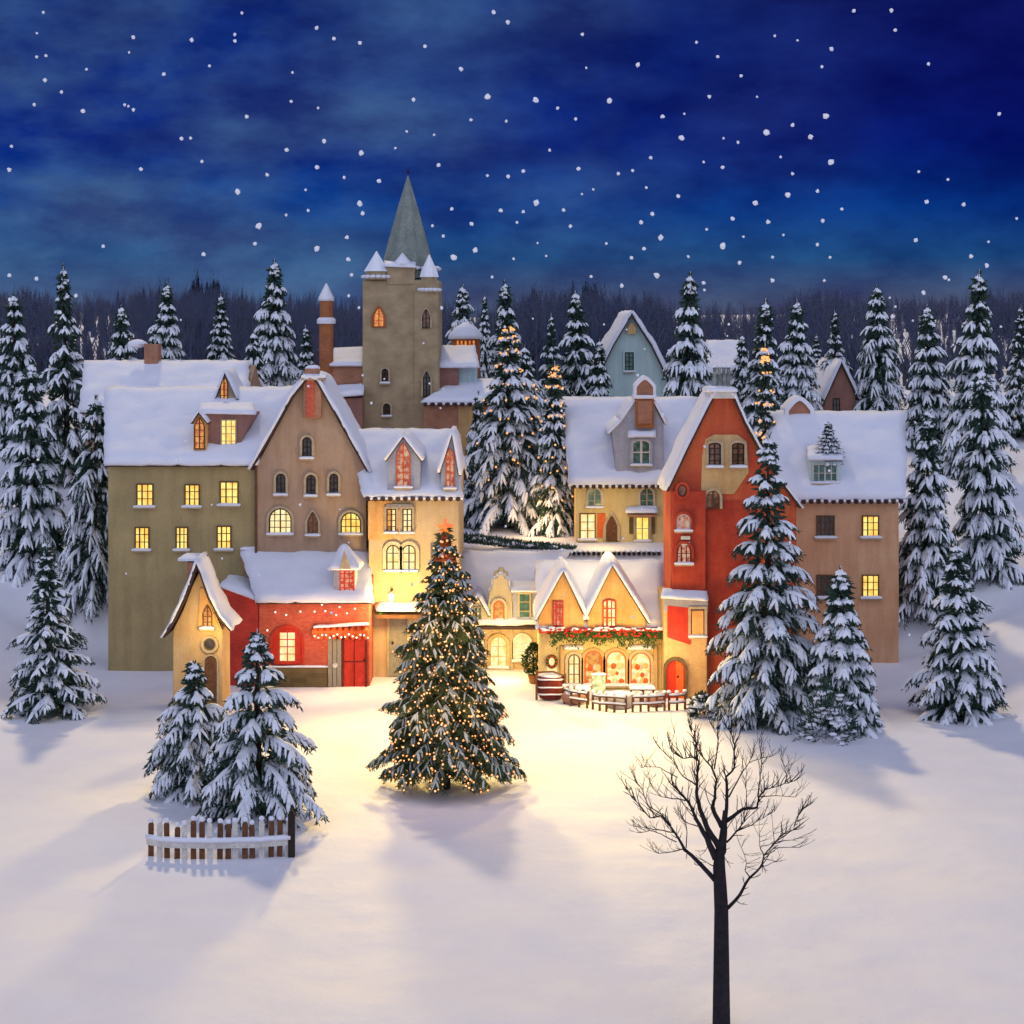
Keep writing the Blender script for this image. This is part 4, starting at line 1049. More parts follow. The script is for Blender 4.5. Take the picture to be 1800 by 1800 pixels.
# buttress strip
c = MB(); c.box(X(728, D), X(770, D), D-.10, D+.1, zb, Z(512, D)); c.build('buttress', 'tower', ch, bevel=.05)
cx, cy = X(713, D), D+2.35
sp = MB(); zs = Z(470, D+2.3)
sp.lathe(cx, cy, [(2.05, Z(490, D+2)), (1.75, zs), (1.30, Z(425, D+2.3)), (.62, Z(360, D+2.3)), (.03, Z(308, D+2.3))], 8, 0, math.pi/8)
spire = sp.build('spire', 'slate', ch)
c = MB(); c.tube([(cx, cy, Z(312, D+2.3)), (cx, cy, Z(296, D+2.3))], .035, 6); c.blob((cx, cy, Z(302, D+2.3)), .09, seg=8); c.build('finial', 'dark', spire)
c = MB()
for k, (r0, z0_) in enumerate(((1.82, zs-.1),)):
    for i in range(26):
        a = i/26*6.28; c.blob((cx+1.85*math.cos(a), cy+1.85*math.sin(a), zs-.1+.12*nz(i*.7, 2)), .26, (1, 1, .5), seed=i, seg=8)
c.build('spire_snow', 'snow', spire, smooth=True)
# turrets
def turret(cxp, yt, yb, w, D0, mat='tower', wallh=26, label=None):
    s_ = D0/F; r = w/2*s_; c = MB(); x = X(cxp, D0); z1 = Z(yb, D0)
    c.lathe(x, D0+.4, [(r*1.06, z1-.12), (r*1.06, z1), (r*.98, z1+.05), (r*.95, z1+wallh*s_)], 8, 0, math.pi/8); t_ = c.build('turret', mat, ch)
    c = MB(); c.lathe(x, D0+.4, [(r*1.12, z1+wallh*s_*.8), (r*.98, z1+wallh*s_*1.1), (.03, Z(yt, D0))], 8, 0, math.pi/8); c.build('turret_roof', 'treesnow', t_)
    c = MB()
    for i in range(14):
        a = i/14*6.28; c.blob((x+r*1.05*math.cos(a), D0+.4+r*1.05*math.sin(a), z1+.06), .17, (1.2, 1.2, .7), seed=i+cxp, seg=8)
    c.build('turret_snow', 'snow', t_, smooth=True)
    return t_
turret(661, 441, 488, 42, D-.1, wallh=14)
turret(754, 447, 511, 32, D-.2, wallh=30)
c = MB(); x0, x1 = X(678, D), X(731, D)
c.sheet(bil(P(676, 468, D-.3), P(731, 470, D-.3), P(731, 462, D+1), P(676, 460, D+1), 12, 6), .14, .04, .05)
c.lathe(X(707, D), D+.3, [(.62, Z(466, D)), (.45, Z(458, D)), (.02, Z(444, D))], 8); c.build('parapet_snow', 'snow', ch, smooth=True)
window(ch, 666, 540, 575, 19, D, 'point', 'litorange', 'orangepaint', 2, 3, 'brickorange', sill=False)
window(ch, 749, 543, 577, 14, D-.10, 'point', 'rust', 'dark', 2, 2, 'trim', sill=False)
window(ch, 677, 648, 673, 12, D, 'round', 'glass', 'dark', 2, 3, 'trim')
window(ch, 750, 652, 697, 13, D-.10, 'point', 'glass', 'dark', 2, 4, 'trim', sill=False)
window(ch, 680, 709, 731, 13, D, 'round', 'glass', 'dark', 2, 3, 'trim')
# left annexes
D1 = D+.6
a1 = bx(566, 638, 643, 'g', D1, 4, 'brown', 'annex')
c = MB(); c.sheet(bil(P(580, 643, D1-.3), P(640, 643, D1-.3), P(640, 612, D1+4), P(588, 614, D1+4), 14, 10), .22, .05, .06); c.build('annex_snow', 'snow', a1, smooth=True)
D2 = D-1.5
a2 = bx(560, 637, 700, 'g', D2, 2.2, 'mauve', 'annex')
c = MB(); c.sheet(bil(P(556, 701, D2-.3), P(639, 694, D2-.3), P(639, 676, D2+2), P(562, 684, D2+2), 16, 8), .22, .06, .07); c.build('annex_snow', 'snow', a2, smooth=True)
# round turret
c = MB(); x = X(573, D1); r = 12.5*D1/F
c.lathe(x, D1+.2, [(r, zb), (r, Z(566, D1))], 14); tt = c.build('round_turret', 'brickorange', ch, smooth=False)
c = MB(); c.lathe(x, D1+.2, [(r*1.3, Z(569, D1)), (r*1.35, Z(562, D1)), (r*1.0, Z(558, D1))], 14); c.build('turret_ledge', 'snow', tt)
c = MB(); c.lathe(x, D1+.2, [(r*.92, Z(560, D1)), (r*.95, Z(527, D1))], 12); c.build('turret_lantern', 'brickorange', tt)
c = MB(); c.lathe(x, D1+.2, [(r*1.15, Z(529, D1)), (r*1.1, Z(523, D1)), (r*.5, Z(508, D1)), (.03, Z(498, D1))], 14); c.build('turret_roof', 'snow', tt, smooth=True)
# right annexes
a3 = bx(772, 806, 645, 'g', D+1, 3.5, 'mauve', 'annex'); a4 = bx(804, 838, 640, 'g', D+1.6, 3.5, 'bluewall', 'annex')
c = MB(); c.sheet(bil(P(770, 646, D+.6), P(842, 646, D+.6), P(834, 610, D+4.5), P(774, 610, D+4.5), 14, 10), .25, .06, .06); c.build('annex_snow', 'snow', a3, smooth=True)
D3 = D-.9
a5 = bx(745, 862, 706, 'g', D3, 3.4, 'brown', 'annex')
A_ = P(741, 708, D3-.35); B_ = P(872, 708, D3-.35)
c = MB(); c.sheet(bil(A_, B_, P(868, 668, D3+3.6), P(800, 668, D3+3.6), 26, 12), .24, .06, .06); c.build('annex_snow', 'snow', a5, smooth=True)
eave_tiles(a5, A_+Vector((0, 0, -.08)), B_+Vector((0, 0, -.08)), .42, .12)
c = MB(); c.box(X(806, D3), X(850, D3), D3-.05, D3+.1, zb, Z(712, D3)); c.build('orange_wall_panel', 'warmcream', a5)
# brick turret behind
D4 = 116
h = thing('brick_turret', 'squat brick turret with glinting panes right of the church tower, under the snowy fir', 'tower', (X(818, D4), D4, gz(X(818, D4), D4)))
c = MB(); c.lathe(X(818, D4), D4+1, [(1.0, 8), (1.0, Z(592, D4))], 12); c.build('wall', 'brickorange', h)
c = MB(); c.lathe(X(818, D4), D4+1, [(1.25, Z(596, D4)), (1.15, Z(588, D4)), (.7, Z(575, D4)), (.1, Z(566, D4))], 14); c.build('roof_snow', 'snow', h, smooth=True)
c = MB()
for k in range(5): c.box(X(803+k*7, D4), X(806+k*7, D4), D4-.05, D4+.3, Z(610, D4), Z(599, D4))
c.build('window', 'litorange', h)

# ---------------------------------------------------------------- picket fence, front left
def fence_y(px): return 1512-7*((px-420)/100)**2*0-10*(1-min(1, max(0, (px-330)/190)))
h = thing('picket_fence', 'weathered picket fence with a snowy white rail and dark end post below the left firs', 'fence', (X(420, 52.6), 52.6, 0))
def fd(px): return 52.6-.25*math.sin(math.pi*(px-200)/313)+.5*max(0, (320-px)/100)**2
rnd = random.Random(3)
n_ = 17
for k in range(n_):
    px = 265+k*15.0; d0 = fd(px); x = X(px, d0); g0 = gz(x, d0)
    hh_ = rnd.uniform(.92, 1.12); w = .085; ti = rnd.uniform(-.05, .05)
    c = MB(); y0 = d0; c.prism([(x-w+ti*.5, g0-.2), (x+w+ti*.5, g0-.2), (x+w+ti, g0+hh_), (x+ti, g0+hh_+.15), (x-w+ti, g0+hh_)], y0, y0+.05)
    pk = c.build('picket', 'wood' if k % 3 != 1 else 'white', h, bevel=.008)
    c = MB(); c.blob((x+ti, y0+.02, g0+hh_+.13), .10, (.9, .7, .8), seed=k, seg=8)
    c.build('picket_snow', 'snow', pk, smooth=True)
c = MB(); pts = []
for k in range(20):
    px = 258+k*13.3; d0 = fd(px)-.05; x = X(px, d0); pts.append((x, d0, gz(x, d0)+.52))
v = []; f = []
for x, y_, z_ in pts: v += [(x, y_, z_-.16), (x, y_-.05, z_-.16), (x, y_-.05, z_+.05), (x, y_, z_+.05)]
for i in range(len(pts)-1):
    for k in range(4): f.append((i*4+k, i*4+(k+1) % 4, i*4+4+(k+1) % 4, i*4+4+k))
c.add(v, f); rl = c.build('rail', 'white', h)
c = MB(); c.tube([(x, y_-.03, z_+.09+.03*nz(i*.9, 1)) for i, (x, y_, z_) in enumerate(pts)], .085, 8); c.build('rail_snow', 'snow', rl, smooth=True)
c = MB(); x = X(513, 52.6); g0 = gz(x, 52.6); c.prism([(x-.10, g0-.2), (x+.10, g0-.2), (x+.10, g0+1.3), (x, g0+1.48), (x-.10, g0+1.3)], 52.45, 52.65); c.build('post', 'dark', h, bevel=.015)

# ---------------------------------------------------------------- bare tree
D = 39.9
xb = X(1268, D); g0 = gz(xb, D)
h = thing('bare_tree', 'leafless black tree with a rounded crown standing in the snow at the lower right', 'tree', (xb, D, g0))
rnd = random.Random(77)
def zp(q): return (1060+q[0]/4.286, 1240+q[1]/4.286)
limbs = [
 ([(850,1320),(690,1150),(610,1080),(545,960),(440,830),(350,850),(250,720),(190,640)], 26),
 ([(610,1080),(520,1100),(420,1115),(375,1085)], 10), ([(545,960),(400,935),(230,910)], 11), ([(510,900),(440,820),(340,760),(300,640),(240,570)], 12),
 ([(630,1070),(630,900),(600,840)], 9), ([(550,1030),(440,970),(350,940),(270,960)], 9),
 ([(850,1150),(780,1000),(700,850),(640,720),(570,650),(500,580)], 40), ([(720,910),(620,880),(590,830)], 9), ([(650,720),(520,700),(440,690),(350,580)], 11),
 ([(880,1080),(790,930),(730,780),(700,650),(710,560),(720,420),(680,390),(600,400),(520,350)], 34), ([(700,600),(600,530),(520,410),(400,290)], 12), ([(715,560),(700,400),(720,250),(660,160)], 12),
 ([(560,540),(430,470),(330,460),(290,470)], 8), ([(600,400),(500,300),(540,200)], 8),
 ([(900,920),(820,770),(840,700),(855,560),(820,470),(720,350),(690,250),(660,180)], 26), ([(840,690),(730,610)], 9), ([(840,480),(870,300),(860,220),(800,110)], 12),
 ([(870,1180),(905,1100),(920,900),(935,700),(930,540),(990,470),(990,300),(970,220),(900,120)], 36), ([(950,690),(1040,520),(1100,430),(1130,340)], 13), ([(990,300),(1040,190),(1080,110)], 10),
 ([(930,870),(1060,780),(1165,770),(1170,690),(1220,640),(1370,590),(1440,570)], 22), ([(1165,690),(1180,560),(1200,450),(1175,290)], 13), ([(1085,770),(1080,650),(1070,560)], 9), ([(1170,690),(1300,680),(1450,690)], 10), ([(1340,600),(1390,500),(1340,400)], 8),
 ([(930,1030),(1000,960),(1060,880),(1065,800)], 18), ([(1010,950),(1120,900),(1200,850),(1290,800)], 11), ([(1100,430),(1180,400),(1280,380)], 7),
 ([(940,1530),(1030,1430),(1100,1300),(1190,1220),(1210,1130),(1290,1040),(1350,970),(1430,940),(1470,840),(1500,770)], 20),
 ([(1210,1130),(1180,1060),(1180,960)], 10), ([(1100,1290),(1070,1240),(1080,1170),(1020,1020)], 10), ([(1280,1075),(1480,1070)], 8), ([(1310,1030),(1480,1000)], 8), ([(1190,1220),(1310,1170)], 7), ([(1290,1040),(1280,930)], 7), ([(850,1220),(740,1160)], 11)]
c = MB()
c.tube([(xb, D, g0-.2), (xb, D, g0+.12), P(1268, 1600, D), P(1266, 1560, D), P(1264, 1525, D), P(1265, 1500, D), P(1269, 1478, D), P(1272, 1450, D), P(1274, 1425, D)], [.30, .21, .165, .155, .145, .12, .085, .062, .045], 12)
trunk_ = c.build('trunk', 'barebark', h, smooth=True)
c = MB(); pxm = D/F
tw_pts = []
for li, (pl_, w) in enumerate(limbs):
    ysl = rnd.uniform(-1, 1)*(.9 if w < 20 else .6)
    n = len(pl_); pts = []
    st_ = None
    for (q, wq, y0) in tw_pts:
        if abs(q[0]-pl_[0][0])+abs(q[1]-pl_[0][1]) < 60 and st_ is None: st_ = y0
    ybase = st_ if st_ is not None else 0
    for i, q in enumerate(pl_):
        px, py = zp(q); yy = ybase+ysl*(i/(n-1))**1.1*1.0
        pts.append(P(px, py, D+yy)); tw_pts.append((q, w*(1-.8*i/(n-1)), yy))
    # smooth subdivision with jitter
    sp_ = []
    for i in range(n-1):
        for k in range(3):
            sp_.append(pts[i].lerp(pts[i+1], k/3)+Vector((rnd.uniform(-.012, .012), 0, rnd.uniform(-.012, .012))))
    sp_.append(pts[-1]); m = len(sp_); r0 = w/4.286*pxm/2
    c.tube(sp_, [max(.007, r0*(1.5-.62*min(1, i*2/(m-1)) if w > 18 else 1)*(1-.86*i/(m-1))) for i in range(m)], 8)
    # twigs
    for i in range(2, m):
        for rep in range(2 if i > m*.35 else 1):
            if rnd.random() < .92:
                p = sp_[i]; cen = P(1255, 1480, D); d_ = (p-cen).normalized()
                d_ = (d_*rnd.uniform(.5, 1)+Vector((rnd.uniform(-.7, .7), rnd.uniform(-1, 1), rnd.uniform(-.1, .9)))).normalized()
                L = rnd.uniform(.22, .55); q = [p]; r_ = max(.006, min(.012, r0*.4))
                for s_ in range(4):
                    d_ = (d_+Vector((rnd.uniform(-.3, .3), rnd.uniform(-.3, .3), rnd.uniform(-.1, .3)))).normalized(); q.append(q[-1]+d_*L/4)
                c.tube(q, [r_, r_*.85, r_*.7, r_*.55, .004], 4)
                if rnd.random() < .7:
                    d2 = (d_+Vector((rnd.uniform(-.8, .8), rnd.uniform(-.8, .8), rnd.uniform(-.2, .6)))).normalized(); c.tube([q[2], q[2]+d2*L*.25, q[2]+d2*L*.5+Vector((0, 0, .03))], [r_*.6, r_*.5, .004], 4)
c.build('branches', 'barebark', h, smooth=True)

# ---------------------------------------------------------------- in front of the shop
def rail_fence(pts, label, hgt=.75, posts=None, mat='wood', group='snowy rail fences in front of the shop'):
    """pts: (px, D) list"""
    w = [(X(a, b), b) for a, b in pts]
    h = thing('rail_fence', label, 'fence', (w[0][0], w[0][1], gz(*w[0])), group)
    for i, (x, y_) in enumerate(w):
        c = MB(); g_ = gz(x, y_); c.tube([(x, y_, g_-.2), (x+.01, y_, g_+hgt)], .055, 7); pk = c.build('post', mat, h)
        c = MB(); c.blob((x, y_, g_+hgt+.03), .10, (1, 1, .7), seed=i+x, seg=8); c.build('post_snow', 'snow', pk, smooth=True)
    for zz in (.32, .62):
        c = MB(); c.tube([(x, y_-.05, gz(x, y_)+zz) for x, y_ in w], .04, 6); r_ = c.build('rail', mat, h)
        c = MB(); c.tube([(x, y_-.05, gz(x, y_)+zz+.055) for x, y_ in w], .045, 6); c.build('rail_snow', 'snow', r_, smooth=True)
rail_fence([(992, 73.6), (1004, 73.2), (1018, 73.0), (1032, 72.8)], 'low snowy rail fence just right of the dark red cart')
rail_fence([(1042, 72.6), (1054, 72.4), (1066, 72.3), (1080, 72.2), (1100, 72.1)], 'middle snowy rail fence in front of the glowing arched shop windows')
rail_fence([(1112, 72.2), (1126, 72.2), (1140, 72.2), (1154, 72.2), (1168, 72.2)], 'snowy rail fence at the right end of the shop, left of the orange arched door')
rail_fence([(1176, 72.2), (1190, 72.2), (1204, 72.3)], 'short snowy rail fence in front of the orange arched door')
# red cart
D = 74.5
h = thing('market_cart', 'dark red barrel-sided cart with snowy hoops at the left corner of the shop', 'cart', (X(968, D), D, gz(X(968, D), D)))
c = MB(); x = X(968, D); g0 = gz(x, D)
pr = [(.42, g0+.05), (.52, g0+.3), (.56, g0+.6), (.5, g0+1.0)]
def el(prof, sx, mat, nm, par, cx=x):
    c = MB(); v = []; f = []; seg = 18
    for r, z_ in prof:
        for k in range(seg): a = 6.283*k/seg; v.append((cx+r*sx*math.cos(a), D+r*math.sin(a), z_))
    for i in range(len(prof)-1):
        for k in range(seg): k2 = (k+1) % seg; f.append((i*seg+k, i*seg+k2, (i+1)*seg+k2, (i+1)*seg+k))
    f += [tuple(range(seg-1, -1, -1)), tuple(range((len(prof)-1)*seg, len(prof)*seg))]
    c.add(v, f); return c.build(nm, mat, par, smooth=False)
el(pr, 1.15, 'redwood', 'barrel_body', h)
for zz in (.28, .58, .92):
    pts = [(x+.62*math.cos(a), D+.56*math.sin(a), g0+zz+.02*math.sin(3*a)) for a in [k*.3142*2/2 for k in range(21)]]
    c = MB(); c.tube(pts, .035, 6); c.build('hoop', 'snow', h, smooth=True)
c = MB(); c.tube([(x-.62, D-.3, g0), (x-.62, D-.3, g0+1.3)], .05, 6); c.tube([(x+.62, D-.3, g0), (x+.62, D-.3, g0+1.15)], .05, 6); c.tube([(x-.62, D-.3, g0+1.2), (x+.1, D-.35, g0+1.25), (x+.62, D-.3, g0+1.05)], .04, 6); c.build('frame', 'wood', h)
c = MB(); c.blob((x, D, g0+1.0), .5, (1.1, .95, .25), seed=4); c.build('cart_snow', 'snow', h, smooth=True)
# stall boards and sacks
D = 74.0
c = MB(); g0 = gz(X(1052, D), D); c.box(X(1041, D), X(1064, D), D, D+.05, g0+.25, g0+1.15); 
h = thing('notice_board', 'pale green board standing between the arched shop windows and the fence', 'board', (X(1052, D), D, g0)); c.build('panel', 'paleice', h, bevel=.01)
c = MB(); 
for px in (1042, 1063): c.tube([(X(px, D), D+.08, g0-.1), (X(px, D), D+.08, g0+1.2)], .035, 6)
c.build('leg', 'wood', h)
c = MB(); c.sheet(bil(P(1040, 0, D), P(1065, 0, D), P(1065, 0, D+.2), P(1040, 0, D+.2), 6, 3), .05)
sl_ = MB(); sl_.sheet(bil(Vector((X(1040, D), D-.03, g0+1.16)), Vector((X(1065, D), D-.03, g0+1.16)), Vector((X(1065, D), D+.12, g0+1.16)), Vector((X(1040, D), D+.12, g0+1.16)), 7, 4), .08, .02, .02); sl_.build('panel_snow', 'snow', h, smooth=True)
for k, (px, D_, r, mt, lb) in enumerate(((1010, 73.5, .40, 'mauve', 'snow-topped brown sack behind the leftmost rail fence'), (1088, 72.9, .50, 'ledge', 'largest pale snow-covered sack, behind the middle rail fence'),
                          (1152, 73.0, .32, 'mauve', 'small brown sack with snow on top behind the right-hand rail fence'))):
    x = X(px, D_); g0 = gz(x, D_)
    h = thing('sack', lb, 'sack', (x, D_, g0), 'sacks along the shop front')
    c = MB(); c.blob((x, D_, g0+.28), r, (1.35, .8, .8), seed=k*3, seg=16, rings=10); c.build('cloth', mt, h, smooth=True)
    c = MB(); c.blob((x, D_, g0+.28+r*.55), r*.8, (1.4, .85, .4), seed=k*5+1, seg=16, rings=10); c.build('sack_snow', 'snow', h, smooth=True)
for k, px in enumerate((1024, 1120, 1138)):
    D_ = 73.6; x = X(px, D_); g0 = gz(x, D_)
    h = thing('market_table', ('snowy wooden table between the leftmost fence and the pale green board', 'snowy wooden table below the third glowing arch', 'snowy wooden table below the rightmost glowing arch')[k], 'table', (x, D_, g0), 'display tables in front of the shop')
    c = MB(); c.box(x-.3, x+.3, D_-.25, D_+.25, g0+.62, g0+.68); c.build('tabletop', 'wood', h)
    for sx in (-1, 1):
        for sy in (-1, 1):
            c = MB(); c.box(x+sx*.26-.025, x+sx*.26+.025, D_+sy*.2-.025, D_+sy*.2+.025, g0-.1, g0+.62); c.build('leg', 'wood', h)
    c = MB(); c.sheet(bil(Vector((x-.32, D_-.27, g0+.68)), Vector((x+.32, D_-.27, g0+.68)), Vector((x+.32, D_+.27, g0+.68)), Vector((x-.32, D_+.27, g0+.68)), 8, 7), .09, .03, .02); c.build('table_snow', 'snow', h, smooth=True)

# little green tree by the shop corner
D = 77.5; x = X(938, D); g0 = gz(x, D)
h = thing('potted_shrub', 'small bushy green shrub in a pot between the little cream house and the shop', 'shrub', (x, D, g0))
c = MB(); c.lathe(x, D, [(.18, g0-.05), (.26, g0+.35), (.28, g0+.38)], 12); c.build('pot', 'brickorange', h)
c = MB(); c.tube([(x, D, g0+.3), (x, D, g0+1.2)], .04, 6); c.build('stem', 'bark', h)
c = MB(); rnd = random.Random(4)
for i in range(1500):
    a = rnd.uniform(0, 6.28); t = rnd.random(); rr = .48*math.sin(math.pi*min(1, .18+t*.8))*rnd.uniform(.5, 1.1); p = Vector((x+rr*math.cos(a), D+rr*math.sin(a), g0+.45+1.35*t))
    d_ = Vector((math.cos(a), math.sin(a), rnd.uniform(-.5, 1))).normalized(); s_ = d_.cross(Vector((rnd.uniform(-1, 1), rnd.uniform(-1, 1), 1))).normalized()*.035; L = rnd.uniform(.1, .2)
    c.add([p, p+d_*L*.5+s_, p+d_*L, p+d_*L*.5-s_], [(0, 1, 2, 3)])
c.build('foliage', 'brightgreen', h)

# shrubs
def shrub(px, py, D, r, seed, label, z=None):
    p = P(px, py, D); rnd = random.Random(seed)
    zz = gz(p.x, D) if z is None else z
    h = thing('snowy_shrub', label, 'shrub', (p.x, D, zz)); c = MB(); s_c = MB()
    hh = (p.z-zz); 
    for i in range(900):
        a = rnd.uniform(0, 6.28); el_ = rnd.uniform(0, 1.5); R_ = rnd.uniform(.5, 1)
        q = Vector((p.x+r*R_*math.cos(a)*math.cos(el_), D+r*.7*R_*math.sin(a)*math.cos(el_), zz+hh*R_*math.sin(el_)))
        d_ = (q-Vector((p.x, D, zz))).normalized()+Vector((rnd.uniform(-.5, .5),)*3); d_.normalize(); sd = d_.cross(Vector((rnd.uniform(-1, 1), 1, .3))).normalized()*.03; L = rnd.uniform(.15, .3)
        c.add([q, q+d_*L*.5+sd, q+d_*L, q+d_*L*.5-sd], [(0, 1, 2, 3)])
        if i % 14 == 0: s_c.blob(q+Vector((0, 0, .04)), .13, (1.3, 1.1, .5), seed=i, seg=7, rings=5)
    c.build('foliage', 'needle', h); s_c.build('snow', 'snow', h, smooth=True)
shrub(1236, 1222, 71.3, .6, 1, 'low snowy shrub at the left foot of the tallest fir')
shrub(345, 1205, 66, 1.0, 3, 'snowy shrub in front of the cream cottage wall')
shrub(1455, 1195, 67, 1.2, 5, 'snowy shrub right of the tallest fir base')

# ---------------------------------------------------------------- distant wood and hills
rnd = random.Random(90)
c = MB()
for i in range(5200):
    D_ = 132+168*rnd.random()**1.6; px = rnd.uniform(-150, 1950); x = X(px, D_); g0 = gz(x, D_)
    hh = rnd.uniform(3.0, 6.6)*(D_/230)**.8*(.72+.55*math.exp(-((px-370)/90)**2)+.5*math.exp(-((px-1010)/110)**2)+.3*math.exp(-((px-1440)/60)**2)+.55*nz(px*.013, 3.3)+.3*nz(px*.05, 9.1)); 
    if rnd.random() < .5:
        r = hh*.17; n = 6
        v = [(x, D_, g0+hh)]; f = []
        for l in range(6):
            z_ = g0+hh*(1-(l+1)/6.3)
            rr = r*(l+1)/6
            for k in range(n): a = 6.28*k/n+l; v.append((x+rr*math.cos(a)*rnd.uniform(.6, 1.2), D_+rr*math.sin(a), z_-rnd.uniform(0, .4)))
        for k in range(n): f.append((0, 1+k, 1+(k+1) % n))
        for l in range(5):
            for k in range(n): f.append((1+l*n+k, 1+(l+1)*n+k, 1+(l+1)*n+(k+1) % n, 1+l*n+(k+1) % n))
        c.add(v, f)
    else:
        c.tube([(x, D_, g0-.2), (x+rnd.uniform(-.2, .2), D_, g0+hh*.6), (x+rnd.uniform(-.3, .3), D_, g0+hh*1.1)], [.13, .07, .02], 4, 1)
        for k in range(9):
            z_ = g0+hh*rnd.uniform(.3, .95); a = rnd.choice((-1, 1)); L = rnd.uniform(.5, 1.6); c.tube([(x, D_, z_), (x+a*L*.4, D_+rnd.uniform(-.5, .5), z_+L)], [.05, .015], 3, 1, False)
hz = mat_noisy('hazy_far_wood', (.085, .105, .19), (.065, .085, .165), .05, 1, 0)  # distance haze put into the wood's colours; alpha thins with height
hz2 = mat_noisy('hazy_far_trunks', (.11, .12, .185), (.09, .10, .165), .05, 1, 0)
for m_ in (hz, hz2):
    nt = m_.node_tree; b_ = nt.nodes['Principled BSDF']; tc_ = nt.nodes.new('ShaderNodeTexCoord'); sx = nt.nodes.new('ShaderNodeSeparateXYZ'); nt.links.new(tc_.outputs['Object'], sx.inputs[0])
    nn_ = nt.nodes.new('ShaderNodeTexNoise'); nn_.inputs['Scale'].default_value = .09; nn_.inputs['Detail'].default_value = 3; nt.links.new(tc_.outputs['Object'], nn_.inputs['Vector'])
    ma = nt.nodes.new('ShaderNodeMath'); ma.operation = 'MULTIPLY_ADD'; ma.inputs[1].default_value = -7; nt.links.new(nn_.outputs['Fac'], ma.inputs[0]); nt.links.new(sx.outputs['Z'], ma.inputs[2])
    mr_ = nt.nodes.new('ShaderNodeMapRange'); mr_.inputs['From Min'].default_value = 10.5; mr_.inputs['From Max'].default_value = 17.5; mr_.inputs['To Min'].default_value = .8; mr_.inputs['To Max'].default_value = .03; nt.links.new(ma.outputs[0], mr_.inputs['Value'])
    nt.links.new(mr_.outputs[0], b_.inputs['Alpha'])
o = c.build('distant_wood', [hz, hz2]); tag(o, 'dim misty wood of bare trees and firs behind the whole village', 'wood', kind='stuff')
# ---------------------------------------------------------------- snowflakes
fl = [(512,178),(857,170),(942,176),(1071,177),(1331,170),(1247,170),(1452,204),(1393,220),(1425,240),(1347,233),(1198,242),(1203,200),(1165,205),(1012,209),(980,190),(890,213),(828,211),(727,175),(715,231),(763,237),(695,260),(635,269),(570,248),(559,190),(504,264),(434,205),(335,243),(355,284),(470,307),(557,294),(605,312),(418,337),(537,334),(503,378),(455,397),(542,370),(633,358),(610,417),(666,318),(557,437),(448,428),(358,447),(612,456),(771,290),(857,309),(893,310),(966,264),(920,301),(1017,297),(1087,305),(1144,277),(1270,294),(1297,250),(1272,243),(1372,276),(1461,285),(1393,305),(1437,336),(1385,343),(1328,357),(1288,384),(1350,390),(1446,388),(1242,403),(1162,418),(1127,391),(1147,376),(1192,345),(1136,330),(1043,333),(1023,341),(943,356),(991,369),(920,372),(880,370),(794,367),(829,393),(909,391),(760,397),(779,415),(1003,398),(1066,428),(945,427),(1132,437),(1271,433),(1307,416),(1377,413),(1437,430),(1459,452),(1358,452),(1300,462),(1210,451),(1154,484),(1110,453),(1093,502),(1237,497),(1238,510),(1358,493),(1449,493),(835,440),(798,452),(865,487),(903,455),(960,450),(637,375),(618,483),(613,520),(631,541),(776,541),(1039,486),(1237,285),(1112,300)]
big = {(857,170),(942,176),(1071,177),(1452,204),(1198,242),(635,269),(418,337),(557,437),(943,356),(1385,343),(1154,484),(798,452),(1461,285),(1425,240),(633,358),(835,440),(1271,433),(1347,233),(1162,418),(455,397),(1328,357)}
rnd = random.Random(33)
for k in range(70):
    while True:
        px, py = rnd.uniform(5, 1795), rnd.uniform(10, 560)
        if not (330 < px < 1470 and py > 148): break
    fl.append((px, py))
small = []
for k in range(80):
    small.append((rnd.uniform(20, 1780), 560+640*rnd.random()**1.5))
fms = []
for k in range(4):
    c = MB(); c.blob((0, 0, 0), 1, (1, 1, 1), amp=.55, seed=k*9.1, seg=9, rings=6); fms.append(mesh_of(c, 'snowflake', 'flake', True))
for i, q in enumerate(fl):
    D_ = rnd.uniform(14, 26); r = (rnd.uniform(4.4, 5.4) if q in big else rnd.uniform(2.0, 3.8))*D_/F
    o = bpy.data.objects.new('snowflake', fms[i % 4]); COL.objects.link(o); o.location = P(q[0], q[1], D_); o.scale = (r, r, r); o.rotation_euler = (rnd.random()*6, rnd.random()*6, 0)
    tag(o, 'white snowflake drifting in the dark blue night sky', 'snowflake', 'snowflakes falling through the night sky')

for i, q in enumerate(small):
    D_ = rnd.uniform(12, 34); r = rnd.uniform(1.4, 2.4)*D_/F
    o = bpy.data.objects.new('snowflake', fms[i % 4]); COL.objects.link(o); o.location = P(q[0], q[1], D_); o.scale = (r, r, r)
    tag(o, 'tiny white snowflake falling in front of the village', 'snowflake', 'tiny snowflakes falling in front of the village')

# ---------------------------------------------------------------- world, light, camera
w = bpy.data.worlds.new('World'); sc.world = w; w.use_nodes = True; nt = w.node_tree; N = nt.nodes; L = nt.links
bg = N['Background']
tc = N.new('ShaderNodeTexCoord'); sp = N.new('ShaderNodeSeparateXYZ'); L.new(tc.outputs['Generated'], sp.inputs[0])
